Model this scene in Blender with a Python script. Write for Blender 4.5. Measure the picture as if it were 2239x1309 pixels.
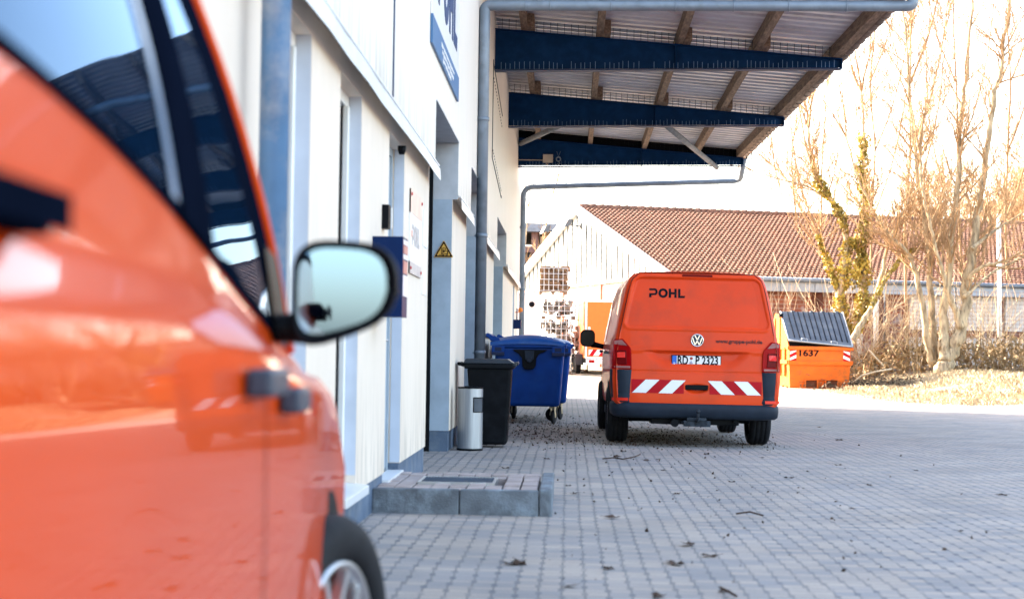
import bpy, math, random
from mathutils import Vector, Matrix, noise
R = math.radians
for o in list(bpy.data.objects): bpy.data.objects.remove(o)
SC = bpy.context.scene
COL = SC.collection
# ------------------------------------------------------------------ camera
CAM = bpy.data.cameras.new("camera"); camo = bpy.data.objects.new("camera", CAM); COL.objects.link(camo)
YAW, PITCH, ROLL, CH, FPX = 0.034743, 0.032127, 0.0145, 1.03, 3600.0
FWD = Vector((-math.sin(YAW)*math.cos(PITCH), math.cos(YAW)*math.cos(PITCH), math.sin(PITCH)))
r0 = Vector((math.cos(YAW), math.sin(YAW), 0)); u0 = r0.cross(FWD)
RT = r0*math.cos(ROLL)+u0*math.sin(ROLL); UP = u0*math.cos(ROLL)-r0*math.sin(ROLL)
camo.matrix_world = Matrix(((RT.x, UP.x, -FWD.x, 0), (RT.y, UP.y, -FWD.y, 0), (RT.z, UP.z, -FWD.z, CH), (0, 0, 0, 1)))
CAM.sensor_width = 36.0; CAM.lens = 36.0*FPX/2239.0
CAM.clip_start = 0.05; CAM.clip_end = 3000
CAM.dof.use_dof = True; CAM.dof.focus_distance = 25.0; CAM.dof.aperture_fstop = 3.0
SC.camera = camo
# ------------------------------------------------------------------ sky, sun, exposure
SUN_EL = R(23.0); SUN_DIR = Vector((-0.83, 0.558, 0)).normalized()
SUN = Vector((SUN_DIR.x*math.cos(SUN_EL), SUN_DIR.y*math.cos(SUN_EL), math.sin(SUN_EL)))
W = bpy.data.worlds.new("World"); SC.world = W; W.use_nodes = True
nt = W.node_tree; bg = nt.nodes["Background"]
sky = nt.nodes.new("ShaderNodeTexSky"); sky.sky_type = 'NISHITA'; sky.sun_disc = False
sky.sun_elevation = SUN_EL; sky.sun_rotation = math.atan2(SUN_DIR.x, SUN_DIR.y)
sky.air_density = 1.0; sky.dust_density = 2.5; sky.ozone_density = 1.0
tint = nt.nodes.new("ShaderNodeMixRGB"); tint.blend_type = 'MULTIPLY'; tint.inputs[0].default_value = 1.0; tint.inputs[2].default_value = (1.11, 1.0, 0.9, 1)   # hazy winter sky, less blue
nt.links.new(sky.outputs[0], tint.inputs[1]); nt.links.new(tint.outputs[0], bg.inputs[0]); bg.inputs[1].default_value = 0.15
L = bpy.data.lights.new("sun", 'SUN'); L.energy = 5.0; L.angle = R(0.5); L.color = (1.0, 0.9, 0.76)
so = bpy.data.objects.new("sun", L); COL.objects.link(so)
so.rotation_euler = SUN.to_track_quat('Z', 'Y').to_euler(); so.location = (0, 0, 60)
SC.view_settings.view_transform = 'Standard'; SC.view_settings.look = 'None'
SC.view_settings.exposure = 3.0; SC.view_settings.gamma = 1.0
SC.render.engine = 'CYCLES'; SC.cycles.use_denoising = True
SC.cycles.max_bounces = 8; SC.cycles.caustics_reflective = False; SC.cycles.caustics_refractive = False
SC.cycles.sample_clamp_indirect = 6.0

# ------------------------------------------------------------------ helpers
def ray(px, py): return RT*((px-1119.5)/FPX)+UP*((654.5-py)/FPX)+FWD
def at(px, py, d):                      # world point seen at full-size pixel, d metres deep
    return Vector((0, 0, CH))+ray(px, py)*d
def camx(x, d, z=0.0):                  # point x to the right and d ahead of the camera on the plan
    return Vector((x*math.cos(YAW)-d*math.sin(YAW), x*math.sin(YAW)+d*math.cos(YAW), z))
def smooth(a, b, x):
    t = min(1.0, max(0.0, (x-a)/(b-a))); return t*t*(3-2*t)
def lerp(a, b, t): return a+(b-a)*t
def ground(x, y):
    z = -0.006*min(max(x+1.2, 0.0), 6.0)
    if y > 39: z += 0.0006*min(y-39, 60.0)**2
    xe = 10.0-(y-38)*0.06
    if y > 30: z += 0.45*smooth(xe, xe+3.5, x)*smooth(32, 40, y)
    return z
def tag(o, label=None, cat=None, group=None, kind=None):
    if label: o['label'] = label
    if cat: o['category'] = cat
    if group: o['group'] = group
    if kind: o['kind'] = kind
    return o
def thing(name, label, cat, loc=(0, 0, 0), rz=0.0, group=None):
    o = bpy.data.objects.new(name, None); COL.objects.link(o)
    o.location = loc; o.rotation_euler = (0, 0, rz); o.empty_display_size = 0.2
    return tag(o, label, cat, group)
def copy_tree(o, parent=None):
    c = o.copy(); COL.objects.link(c); c.parent = parent
    if parent is not None: c.matrix_parent_inverse = o.matrix_parent_inverse
    for ch in [x for x in bpy.data.objects if x.parent == o]: copy_tree(ch, c)
    return c

class MB:
    def __init__(s): s.v = []; s.f = []; s.sm = []; s.mi = []; s.m = 0
    def add(s, verts, faces, smooth=False):
        b = len(s.v); s.v += [tuple(x) for x in verts]
        for f in faces: s.f.append([b+i for i in f]); s.sm.append(smooth); s.mi.append(s.m)
    def box(s, x0, x1, y0, y1, z0, z1, M=None):
        v = [Vector(p) for p in ((x0,y0,z0),(x1,y0,z0),(x1,y1,z0),(x0,y1,z0),(x0,y0,z1),(x1,y0,z1),(x1,y1,z1),(x0,y1,z1))]
        if M is not None: v = [M @ p for p in v]
        s.add(v, [(0,3,2,1),(4,5,6,7),(0,1,5,4),(1,2,6,5),(2,3,7,6),(3,0,4,7)])
    def hexa(s, bot, top):              # 4 bottom + 4 top corners, ccw seen from above
        s.add(list(bot)+list(top), [(0,3,2,1),(4,5,6,7),(0,1,5,4),(1,2,6,5),(2,3,7,6),(3,0,4,7)])
    def prism(s, poly, vec, smooth=False):   # polygon (3D points) swept along vec
        n = len(poly); vec = Vector(vec)
        a = [Vector(p) for p in poly]; b = [p+vec for p in a]
        s.add(a+b, [tuple(reversed(range(n))), tuple(range(n, 2*n))])
        k = len(s.v)-2*n
        for i in range(n):
            j = (i+1) % n; s.f.append([k+i, k+j, k+n+j, k+n+i]); s.sm.append(smooth); s.mi.append(s.m)
    def tube(s, pts, rad, n=8, cap=True, smooth=True):
        pts = [Vector(p) for p in pts]; m = len(pts)
        rads = rad if isinstance(rad, (list, tuple)) else [rad]*m
        verts = []; prev = None
        for i, p in enumerate(pts):
            t = (pts[min(i+1, m-1)]-pts[max(i-1, 0)])
            if t.length < 1e-9: t = Vector((0, 0, 1))
            t.normalize()
            if prev is None:
                a = Vector((0, 0, 1)) if abs(t.z) < 0.9 else Vector((1, 0, 0))
                x = t.cross(a).normalized()
            else:
                x = prev-t*prev.dot(t)
                if x.length < 1e-6: x = t.orthogonal()
                x.normalize()
            prev = x; y = t.cross(x)
            for k in range(n):
                a = 2*math.pi*k/n; verts.append(p+(x*math.cos(a)+y*math.sin(a))*rads[i])
        faces = [(i*n+k, i*n+(k+1) % n, (i+1)*n+(k+1) % n, (i+1)*n+k) for i in range(m-1) for k in range(n)]
        s.add(verts, faces, smooth)
        if cap:
            b = len(s.v)-len(verts)
            s.f += [[b+k for k in reversed(range(n))], [b+(m-1)*n+k for k in range(n)]]; s.sm += [False, False]; s.mi += [s.m]*2
    def lathe(s, prof, n=24, M=None, smooth=True):  # prof [(r,z)] round local z
        verts = []
        for r, z in prof:
            for k in range(n):
                a = 2*math.pi*k/n; p = Vector((r*math.cos(a), r*math.sin(a), z)); verts.append(M @ p if M is not None else p)
        s.add(verts, [(i*n+k, i*n+(k+1) % n, (i+1)*n+(k+1) % n, (i+1)*n+k) for i in range(len(prof)-1) for k in range(n)], smooth)
    def grid(s, rows, smooth=True, flip=False):      # rows of points
        n = len(rows[0]); v = [p for r in rows for p in r]
        f = [(i*n+k, i*n+k+1, (i+1)*n+k+1, (i+1)*n+k) for i in range(len(rows)-1) for k in range(n-1)]
        if flip: f = [tuple(reversed(q)) for q in f]
        s.add(v, f, smooth)
    def build(s, name, mat, parent=None, bevel=0.0, seg=2, weld=False):
        me = bpy.data.meshes.new(name); me.from_pydata([tuple(v) for v in s.v], [], s.f)
        me.polygons.foreach_set("use_smooth", s.sm)
        mats = mat if isinstance(mat, (list, tuple)) else [mat]
        for m in mats: me.materials.append(m)
        if len(mats) > 1: me.polygons.foreach_set("material_index", s.mi)
        me.update(); o = bpy.data.objects.new(name, me); COL.objects.link(o)
        if parent is not None: o.parent = parent
        if bevel:
            b = o.modifiers.new("bevel", 'BEVEL'); b.width = bevel; b.segments = seg; b.limit_method = 'ANGLE'; b.angle_limit = R(40)
        if weld:
            w = o.modifiers.new("weld", 'WELD'); w.merge_threshold = 0.0005
        return o

def text_mb(txt, size, thick=0.002, bold=0.0, xs=1.0):     # mesh of the lettering, centred, in the x-z plane facing -y
    cu = bpy.data.curves.new("t", 'FONT'); cu.body = txt; cu.size = size; cu.extrude = thick/2; cu.offset = bold
    cu.align_x = 'CENTER'; cu.align_y = 'CENTER'; cu.resolution_u = 3
    o = bpy.data.objects.new("t", cu); COL.objects.link(o)
    dg = bpy.context.evaluated_depsgraph_get(); dg.update()
    me = bpy.data.meshes.new_from_object(o.evaluated_get(dg))
    mb = MB(); mb.add([(v.co.x*xs, -v.co.z, v.co.y) for v in me.vertices], [tuple(p.vertices) for p in me.polygons])
    bpy.data.objects.remove(o); bpy.data.curves.remove(cu); bpy.data.meshes.remove(me)
    return mb
def logo_polys(h):                      # the four wide capitals, list of 2-D polygons, height h, origin at lower left
    t = 0.24*h; P = []
    def q(*p): P.append([(a*h, b*h) for a, b in p])
    T = 0.24
    def arc(cx, cz, rx, rz, ix, iz, a0, a1, n):
        for k in range(n):
            a = math.radians(lerp(a0, a1, k/n)); b = math.radians(lerp(a0, a1, (k+1)/n))
            q((cx+ix*math.cos(a), cz+iz*math.sin(a)), (cx+rx*math.cos(a), cz+rz*math.sin(a)), (cx+rx*math.cos(b), cz+rz*math.sin(b)), (cx+ix*math.cos(b), cz+iz*math.sin(b)))
    q((0, 0.78), (0.62, 0.78), (0.62, 1.0), (0, 1.0)); q((0, 0), (0.25, 0), (0.25, 0.46), (0, 0.46)); q((0.25, 0.26), (0.62, 0.26), (0.62, 0.46), (0.25, 0.46))
    arc(0.60, 0.63, 0.33, 0.37, 0.09, 0.16, -90, 90, 8)
    arc(1.52, 0.5, 0.52, 0.52, 0.25, 0.27, 0, 360, 24)
    q((2.14, 0), (2.39, 0), (2.39, 1), (2.14, 1)); q((2.75, 0), (3.0, 0), (3.0, 1), (2.75, 1)); q((2.39, 0.39), (2.75, 0.39), (2.75, 0.62), (2.39, 0.62))
    q((3.16, 0), (3.41, 0), (3.41, 1), (3.16, 1)); q((3.41, 0), (3.86, 0), (3.93, 0.24), (3.41, 0.24))
    return P
def place_flat(mb, M):
    mb.v = [tuple(M @ Vector(v)) for v in mb.v]; return mb

# ------------------------------------------------------------------ materials
MATS = {}
def mat(name, col, rough=0.6, metal=0.0, var=0.12, scale=6.0, bump=0.0, bscale=60.0, coat=0.0, spec=0.3, alpha=None, emit=None, dirt=None, dscale=2.0, damt=0.5, stretch=(1, 1, 1), coat_ior=1.5):
    if name in MATS: return MATS[name]
    m = bpy.data.materials.new(name); m.use_nodes = True; n = m.node_tree; b = n.nodes["Principled BSDF"]
    tc = n.nodes.new("ShaderNodeTexCoord"); mp = n.nodes.new("ShaderNodeMapping"); mp.inputs[3].default_value = stretch
    n.links.new(tc.outputs["Object"], mp.inputs[0])
    b.inputs["Roughness"].default_value = rough; b.inputs["Metallic"].default_value = metal
    b.inputs["Specular IOR Level"].default_value = spec; b.inputs["Coat Weight"].default_value = coat; b.inputs["Coat Roughness"].default_value = 0.03; b.inputs["Coat IOR"].default_value = coat_ior
    ns = n.nodes.new("ShaderNodeTexNoise"); ns.inputs["Scale"].default_value = scale; ns.inputs["Detail"].default_value = 6
    n.links.new(mp.outputs[0], ns.inputs[0])
    cr = n.nodes.new("ShaderNodeValToRGB"); cr.color_ramp.elements[0].position = 0.3; cr.color_ramp.elements[1].position = 0.7
    cr.color_ramp.elements[0].color = tuple(c*(1-var) for c in col)+(1,); cr.color_ramp.elements[1].color = tuple(min(1, c*(1+var)) for c in col)+(1,)
    n.links.new(ns.outputs[0], cr.inputs[0]); out = cr.outputs[0]
    if dirt:
        n2 = n.nodes.new("ShaderNodeTexNoise"); n2.inputs["Scale"].default_value = dscale; n2.inputs["Detail"].default_value = 9; n2.inputs["Roughness"].default_value = 0.65
        n.links.new(mp.outputs[0], n2.inputs[0])
        c2 = n.nodes.new("ShaderNodeValToRGB"); c2.color_ramp.elements[0].position = 0.48; c2.color_ramp.elements[1].position = 0.68
        n.links.new(n2.outputs[0], c2.inputs[0])
        mu = n.nodes.new("ShaderNodeMath"); mu.operation = 'MULTIPLY'; mu.inputs[1].default_value = damt; n.links.new(c2.outputs[0], mu.inputs[0])
        mx = n.nodes.new("ShaderNodeMixRGB"); mx.inputs[2].default_value = tuple(dirt)+(1,)
        n.links.new(mu.outputs[0], mx.inputs[0]); n.links.new(out, mx.inputs[1]); out = mx.outputs[0]
    n.links.new(out, b.inputs["Base Color"])
    if bump:
        nb = n.nodes.new("ShaderNodeTexNoise"); nb.inputs["Scale"].default_value = bscale; nb.inputs["Detail"].default_value = 5
        n.links.new(mp.outputs[0], nb.inputs[0]); bp = n.nodes.new("ShaderNodeBump"); bp.inputs["Strength"].default_value = bump; bp.inputs["Distance"].default_value = 0.02
        n.links.new(nb.outputs[0], bp.inputs["Height"]); n.links.new(bp.outputs[0], b.inputs["Normal"])
    MATS[name] = m; return m
def nodes_of(m): return m.node_tree, m.node_tree.nodes["Principled BSDF"]

M_orange = mat("orange paint", (0.66, 0.048, 0.005), 0.42, var=0.05, scale=2, coat=0.2, spec=0.1, coat_ior=1.4, dirt=(0.42, 0.045, 0.015), dscale=2.5, damt=0.5)
M_orange_near = mat("orange paint glossy", (0.64, 0.06, 0.003), 0.35, var=0.04, scale=2, coat=0.6, spec=0.03, coat_ior=1.34)
M_skip = mat("skip paint", (0.68, 0.13, 0.015), 0.5, var=0.15, scale=3, spec=0.15, dirt=(0.3, 0.09, 0.025), dscale=6, damt=0.75)
M_tpaint = mat("trailer panel", (0.72, 0.15, 0.02), 0.4, var=0.05)
M_plast = mat("dark plastic", (0.014, 0.021, 0.035), 0.55, var=0.2, spec=0.15, bump=0.1, bscale=300)
M_black = mat("black plastic", (0.004, 0.005, 0.007), 0.5, var=0.2, spec=0.08)
M_rubber = mat("rubber", (0.008, 0.009, 0.012), 0.75, var=0.3, scale=20, spec=0.2)
M_red = mat("red reflective", (0.4, 0.006, 0.012), 0.4, var=0.08, spec=0.08)
M_redlens = mat("red lens", (0.3, 0.003, 0.004), 0.2, var=0.1, spec=0.05)
M_darklens = mat("smoked lens", (0.13, 0.004, 0.005), 0.2, var=0.1, spec=0.05)
M_clearlens = mat("clear lens", (0.3, 0.13, 0.12), 0.2, var=0.2, spec=0.1)
M_white = mat("white paint", (0.78, 0.77, 0.75), 0.45, var=0.04)
M_whitefilm = mat("white film", (0.75, 0.74, 0.74), 0.35, var=0.03)
M_glass = mat("dark glass", (0.008, 0.014, 0.024), 0.03, var=0.1, spec=0.5)
M_mirror = mat("mirror glass", (0.17, 0.27, 0.42), 0.02, 1.0, var=0.01)
M_chrome = mat("chrome", (0.6, 0.62, 0.65), 0.15, 1.0, var=0.05)
M_alu = mat("aluminium", (0.55, 0.57, 0.6), 0.35, 1.0, var=0.08)
M_steel = mat("brushed steel", (0.34, 0.36, 0.39), 0.42, 0.6, var=0.12, scale=40, stretch=(1, 1, 0.05))
M_zinc = mat("galvanised zinc", (0.18, 0.215, 0.26), 0.5, 0.3, var=0.2, scale=8, dirt=(0.12, 0.15, 0.2), damt=0.6)
M_navy = mat("navy beam paint", (0.0028, 0.025, 0.085), 0.5, var=0.15, spec=0.05, dirt=(0.006, 0.035, 0.105), dscale=6, damt=0.6)
M_blueplast = mat("blue plastic", (0.0015, 0.036, 0.2), 0.45, var=0.12, spec=0.14, dirt=(0.007, 0.052, 0.22), dscale=5, damt=0.4)
M_bluebox = mat("blue box paint", (0.002, 0.016, 0.075), 0.4, var=0.08, spec=0.1)
M_wood = mat("old timber", (0.2, 0.135, 0.095), 0.8, var=0.4, scale=5, bump=0.3, bscale=40, stretch=(6, 1, 6), dirt=(0.075, 0.05, 0.035), dscale=3, damt=0.85)
M_kerb = mat("kerb concrete", (0.12, 0.135, 0.155), 0.9, var=0.3, scale=6, bump=0.4, bscale=80, dirt=(0.25, 0.3, 0.35), dscale=5, damt=0.8)
M_plinth = mat("plinth paint", (0.085, 0.12, 0.18), 0.8, var=0.2, scale=4, bump=0.2, bscale=60, dirt=(0.19, 0.22, 0.25), dscale=5, damt=0.5)
M_render = mat("wall render", (0.74, 0.635, 0.535), 0.9, var=0.035, scale=3, bump=0.25, bscale=180, dirt=(0.6, 0.5, 0.41), dscale=1.6, damt=0.35, stretch=(1, 1, 0.3))
M_sky = None
M_dirtgrey = mat("dark grey", (0.06, 0.07, 0.085), 0.6, var=0.2)
M_ink = mat("dark lettering", (0.004, 0.005, 0.009), 0.6, var=0.1, spec=0.08)
M_inkpale = mat("worn grey lettering", (0.1, 0.03, 0.03), 0.5, var=0.35, scale=40)
M_bark = mat("bark", (0.4, 0.31, 0.195), 0.9, var=0.4, scale=3, bump=1.0, bscale=9, stretch=(3, 3, 0.7), dirt=(0.07, 0.045, 0.028), dscale=3.5, damt=0.75)
M_twig = mat("twig", (0.33, 0.205, 0.105), 0.85, var=0.3, scale=3)
M_shoot = mat("pale dry shoot", (0.5, 0.38, 0.25), 0.85, var=0.3, scale=2)
M_ivy = mat("ivy leaf", (0.36, 0.27, 0.055), 0.5, var=0.65, scale=2.5)
M_bramble = mat("bramble leaf", (0.24, 0.16, 0.075), 0.7, var=0.55, scale=1.2)
M_straw = mat("dry grass", (0.4, 0.31, 0.19), 0.9, var=0.3, scale=1.5)
M_leafbrown = mat("dead leaf", (0.05, 0.026, 0.016), 0.8, var=0.6, scale=9)
# ------------------------------------------------------------------ ground and paving
def paver_material():
    m = mat("pavers", (0.325, 0.3, 0.28), 0.85, var=0.12, scale=1.2); n, b = nodes_of(m); N = n.nodes.new; K = n.links.new
    base = b.inputs["Base Color"].links[0].from_socket
    tc = N("ShaderNodeTexCoord"); wob = N("ShaderNodeTexNoise"); wob.inputs["Scale"].default_value = 1.7
    K(tc.outputs["Object"], wob.inputs[0])
    add = N("ShaderNodeVectorMath"); add.operation = 'MULTIPLY_ADD'; add.inputs[1].default_value = (0.03, 0.03, 0); K(wob.outputs[1], add.inputs[0]); K(tc.outputs["Object"], add.inputs[2])
    br = N("ShaderNodeTexBrick"); br.offset = 0.5; br.inputs["Scale"].default_value = 1; br.inputs["Brick Width"].default_value = 0.2; br.inputs["Row Height"].default_value = 0.1
    br.inputs["Mortar Size"].default_value = 0.0045; br.inputs["Mortar Smooth"].default_value = 0.3; br.inputs["Bias"].default_value = 0.0
    br.inputs["Color1"].default_value = (0.78, 0.8, 0.86, 1); br.inputs["Color2"].default_value = (1.2, 1.09, 1.0, 1); br.inputs["Mortar"].default_value = (0.42, 0.43, 0.46, 1)
    K(add.outputs[0], br.inputs[0])
    # the wider open end joints between stones
    sp = N("ShaderNodeSeparateXYZ"); K(add.outputs[0], sp.inputs[0])
    def math_(op, a, v=None, c=None):
        q = N("ShaderNodeMath"); q.operation = op
        if hasattr(a, 'node'): K(a, q.inputs[0])
        else: q.inputs[0].default_value = a
        if v is not None:
            if hasattr(v, 'node'): K(v, q.inputs[1])
            else: q.inputs[1].default_value = v
        return q.outputs[0]
    row = math_('FLOOR', math_('DIVIDE', sp.outputs[1], 0.1)); par = math_('MULTIPLY', math_('FLOORED_MODULO', row, 2.0), 0.1)
    fx = math_('FLOORED_MODULO', math_('ADD', sp.outputs[0], math_('ADD', par, 0.1)), 0.2)
    dx = math_('ABSOLUTE', math_('SUBTRACT', fx, 0.1))
    fy = math_('ABSOLUTE', math_('SUBTRACT', math_('FLOORED_MODULO', sp.outputs[1], 0.1), 0.05))
    hole = math_('MULTIPLY', math_('LESS_THAN', dx, 0.0135), math_('LESS_THAN', fy, 0.031))
    nz = N("ShaderNodeTexNoise"); nz.inputs["Scale"].default_value = 0.35; nz.inputs["Detail"].default_value = 3; K(tc.outputs["Object"], nz.inputs[0])
    rp = N("ShaderNodeMapRange"); rp.inputs[1].default_value = 0.35; rp.inputs[2].default_value = 0.7; rp.inputs[3].default_value = 0.98; rp.inputs[4].default_value = 0.3; K(nz.outputs[0], rp.inputs[0])
    n4 = N("ShaderNodeTexNoise"); n4.inputs["Scale"].default_value = 8.0; n4.inputs["Detail"].default_value = 2; K(tc.outputs["Object"], n4.inputs[0])
    r4 = N("ShaderNodeMapRange"); r4.inputs[1].default_value = 0.3; r4.inputs[2].default_value = 0.5; K(n4.outputs[0], r4.inputs[0])
    hole = math_('MULTIPLY', hole, r4.outputs[0])
    hole = math_('MULTIPLY', hole, rp.outputs[0])
    mul = N("ShaderNodeMixRGB"); mul.blend_type = 'MULTIPLY'; mul.inputs[0].default_value = 1; K(base, mul.inputs[1]); K(br.outputs[0], mul.inputs[2])
    mx = N("ShaderNodeMixRGB"); mx.inputs[2].default_value = (0.045, 0.06, 0.085, 1); K(hole, mx.inputs[0]); K(mul.outputs[0], mx.inputs[1])
    ns = N("ShaderNodeTexNoise"); ns.inputs["Scale"].default_value = 0.8; ns.inputs["Detail"].default_value = 8; ns.inputs["Roughness"].default_value = 0.7; K(tc.outputs["Object"], ns.inputs[0])
    rs = N("ShaderNodeMapRange"); rs.inputs[1].default_value = 0.5; rs.inputs[2].default_value = 0.75; rs.inputs[4].default_value = 0.45; K(ns.outputs[0], rs.inputs[0])
    st = N("ShaderNodeMixRGB"); st.inputs[2].default_value = (0.2, 0.185, 0.17, 1); K(rs.outputs[0], st.inputs[0]); K(mx.outputs[0], st.inputs[1])
    K(st.outputs[0], b.inputs["Base Color"])
    hs = math_('SUBTRACT', math_('MULTIPLY', math_('SUBTRACT', 1.0, br.outputs[1]), 1.0), hole)
    bp = N("ShaderNodeBump"); bp.inputs["Strength"].default_value = 0.5; bp.inputs["Distance"].default_value = 0.006; K(hs, bp.inputs["Height"]); K(bp.outputs[0], b.inputs["Normal"])
    return m
M_paver = paver_material()
M_sand = mat("sandy gravel", (0.27, 0.215, 0.16), 0.95, var=0.2, scale=1.5, bump=0.6, bscale=30, dirt=(0.17, 0.13, 0.09), dscale=0.5, damt=0.6)

def axis(a):
    out = []
    for lo, hi, st in a:
        k = lo
        while k < hi-1e-6: out.append(k); k += st
    out.append(a[-1][1]); return out
xs = axis([(-900, -100, 200), (-100, -20, 20), (-20, 0, 4), (0, 24, 0.8), (24, 60, 4), (60, 100, 20), (100, 900, 200)])
ys = axis([(-900, -100, 200), (-100, 28, 16), (28, 70, 0.8), (70, 102, 4), (102, 900, 114)])
mb = MB(); mb.grid([[(x, y, ground(x, y)) for x in xs] for y in ys])
tag(mb.build("ground", M_sand), kind="structure")
xs = axis([(-1.9, 4.9, 0.4), (4.9, 34, 1.45)]); ys = axis([(-12, 30, 2), (30, 39.4, 0.47)])
def gp(x, y): return ground(min(x, 8.0), min(y, 39))
mb = MB(); mb.grid([[(x, y, ground(x, y)+0.004) for x in xs] for y in ys])
tag(mb.build("paved_yard", M_paver), kind="structure")

# ------------------------------------------------------------------ long building on the left
def cladding_material():
    m = mat("cladding", (0.72, 0.665, 0.6), 0.5, var=0.05, scale=2, stretch=(1, 8, 0.35)); n, b = nodes_of(m); N = n.nodes.new; K = n.links.new
    base = b.inputs["Base Color"].links[0].from_socket
    tc = N("ShaderNodeTexCoord"); wv = N("ShaderNodeTexWave"); wv.bands_direction = 'Y'; wv.inputs["Scale"].default_value = 3.2; wv.inputs["Distortion"].default_value = 0
    K(tc.outputs["Object"], wv.inputs[0])
    bp = N("ShaderNodeBump"); bp.inputs["Strength"].default_value = 0.35; bp.inputs["Distance"].default_value = 0.01; K(wv.outputs[1], bp.inputs["Height"]); K(bp.outputs[0], b.inputs["Normal"])
    mp = N("ShaderNodeMapping"); mp.inputs[3].default_value = (1, 9, 0.7); K(tc.outputs["Object"], mp.inputs[0])
    ns = N("ShaderNodeTexNoise"); ns.inputs["Scale"].default_value = 2.2; ns.inputs["Detail"].default_value = 7; K(mp.outputs[0], ns.inputs[0])
    sp = N("ShaderNodeSeparateXYZ"); K(tc.outputs["Object"], sp.inputs[0])
    mr = N("ShaderNodeMapRange"); mr.inputs[1].default_value = 3.05; mr.inputs[2].default_value = 2.62; mr.inputs[3].default_value = 0.0; mr.inputs[4].default_value = 1.0; K(sp.outputs[2], mr.inputs[0])
    rp = N("ShaderNodeMapRange"); rp.inputs[1].default_value = 0.42; rp.inputs[2].default_value = 0.66; K(ns.outputs[0], rp.inputs[0])
    mu = N("ShaderNodeMath"); mu.operation = 'MULTIPLY'; K(mr.outputs[0], mu.inputs[0]); K(rp.outputs[0], mu.inputs[1])
    m2 = N("ShaderNodeMath"); m2.operation = 'MULTIPLY'; m2.inputs[1].default_value = 0.75; K(mu.outputs[0], m2.inputs[0])
    mx = N("ShaderNodeMixRGB"); mx.inputs[2].default_value = (0.3, 0.27, 0.23, 1); K(m2.outputs[0], mx.inputs[0]); K(base, mx.inputs[1]); K(mx.outputs[0], b.inputs["Base Color"])
    return m
M_clad = cladding_material()
M_trim = mat("white metal flashing", (0.72, 0.73, 0.75), 0.35, 0.2, var=0.04)
M_soffit = mat("grey metal lining", (0.42, 0.44, 0.48), 0.4, 0.3, var=0.12)
M_gate = mat("gate panel", (0.05, 0.065, 0.085), 0.5, var=0.15)
M_doorfr = mat("door frame", (0.3, 0.36, 0.42), 0.4, var=0.06)
def splash(m):
    n, b = nodes_of(m); N = n.nodes.new; K = n.links.new; base = b.inputs["Base Color"].links[0].from_socket
    tc = N("ShaderNodeTexCoord"); mp = N("ShaderNodeMapping"); mp.inputs[3].default_value = (1, 5, 0.8); K(tc.outputs["Object"], mp.inputs[0])
    ns = N("ShaderNodeTexNoise"); ns.inputs["Scale"].default_value = 2.5; ns.inputs["Detail"].default_value = 8; K(mp.outputs[0], ns.inputs[0])
    sp = N("ShaderNodeSeparateXYZ"); K(tc.outputs["Object"], sp.inputs[0])
    mr = N("ShaderNodeMapRange"); mr.inputs[1].default_value = 0.9; mr.inputs[2].default_value = 0.22; mr.inputs[3].default_value = 0.0; mr.inputs[4].default_value = 0.55; K(sp.outputs[2], mr.inputs[0])
    rp = N("ShaderNodeMapRange"); rp.inputs[1].default_value = 0.45; rp.inputs[2].default_value = 0.68; K(ns.outputs[0], rp.inputs[0])
    mu = N("ShaderNodeMath"); mu.operation = 'MULTIPLY'; K(mr.outputs[0], mu.inputs[0]); K(rp.outputs[0], mu.inputs[1])
    mx = N("ShaderNodeMixRGB"); mx.inputs[2].default_value = (0.33, 0.29, 0.24, 1); K(mu.outputs[0], mx.inputs[0]); K(base, mx.inputs[1]); K(mx.outputs[0], b.inputs["Base Color"])
splash(M_render)
XW, XC = -1.22, -1.17; YN, YF, ZT = 5.3, 39.2, 7.3
B = thing("workshop_building", "long cream workshop building with ribbed white upper cladding and blue canopy side", "building", (XW, YN, 0))
BI = Matrix.Translation((-XW, -YN, 0))
def bp_(mb, name, m, bevel=0.0, parent=None):
    o = mb.build(name, m, parent or B, bevel)
    o.matrix_parent_inverse = Matrix.Translation((XW, YN, 0)).inverted() if parent is None else Matrix()
    return o
opens = [(6.75, 7.63, 0.25, 2.5, 'w'), (8.61, 9.5, 0.25, 2.5, 'w'), (10.98, 12.0, 0.16, 2.5, 'd'), (14.13, 16.95, 0, 3.2, 'g'), (19.3, 22.3, 0, 3.2, 'g'), (26.4, 30.1, 0, 3.2, 'g'), (35.6, 36.6, 1.0, 2.5, 'w')]
lw, pl, cl, fl = MB(), MB(), MB(), MB()
y = YN
for a, b_, z0, z1, k in opens+[(YF, YF, 0, 0, 'e')]:
    lw.box(-1.6, XW, y, a, 0.215, 2.62); pl.box(-1.6, XW-0.012, y, a, -0.1, 0.215)
    if k == 'w':
        lw.box(-1.6, XW, a, b_, z1, 2.62)
        if z0 > 0.3: lw.box(-1.6, XW, a, b_, 0.215, z0)
        pl.box(-1.6, XW-0.012, a, b_, -0.1, 0.215 if z0 > 0.3 else z0)
    if k == 'd':
        lw.box(-1.6, XW, a, b_, z1, 2.62); pl.box(-1.6, XW-0.012, a, b_, -0.1, 0.1)
    y = b_
y = YN
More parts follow.
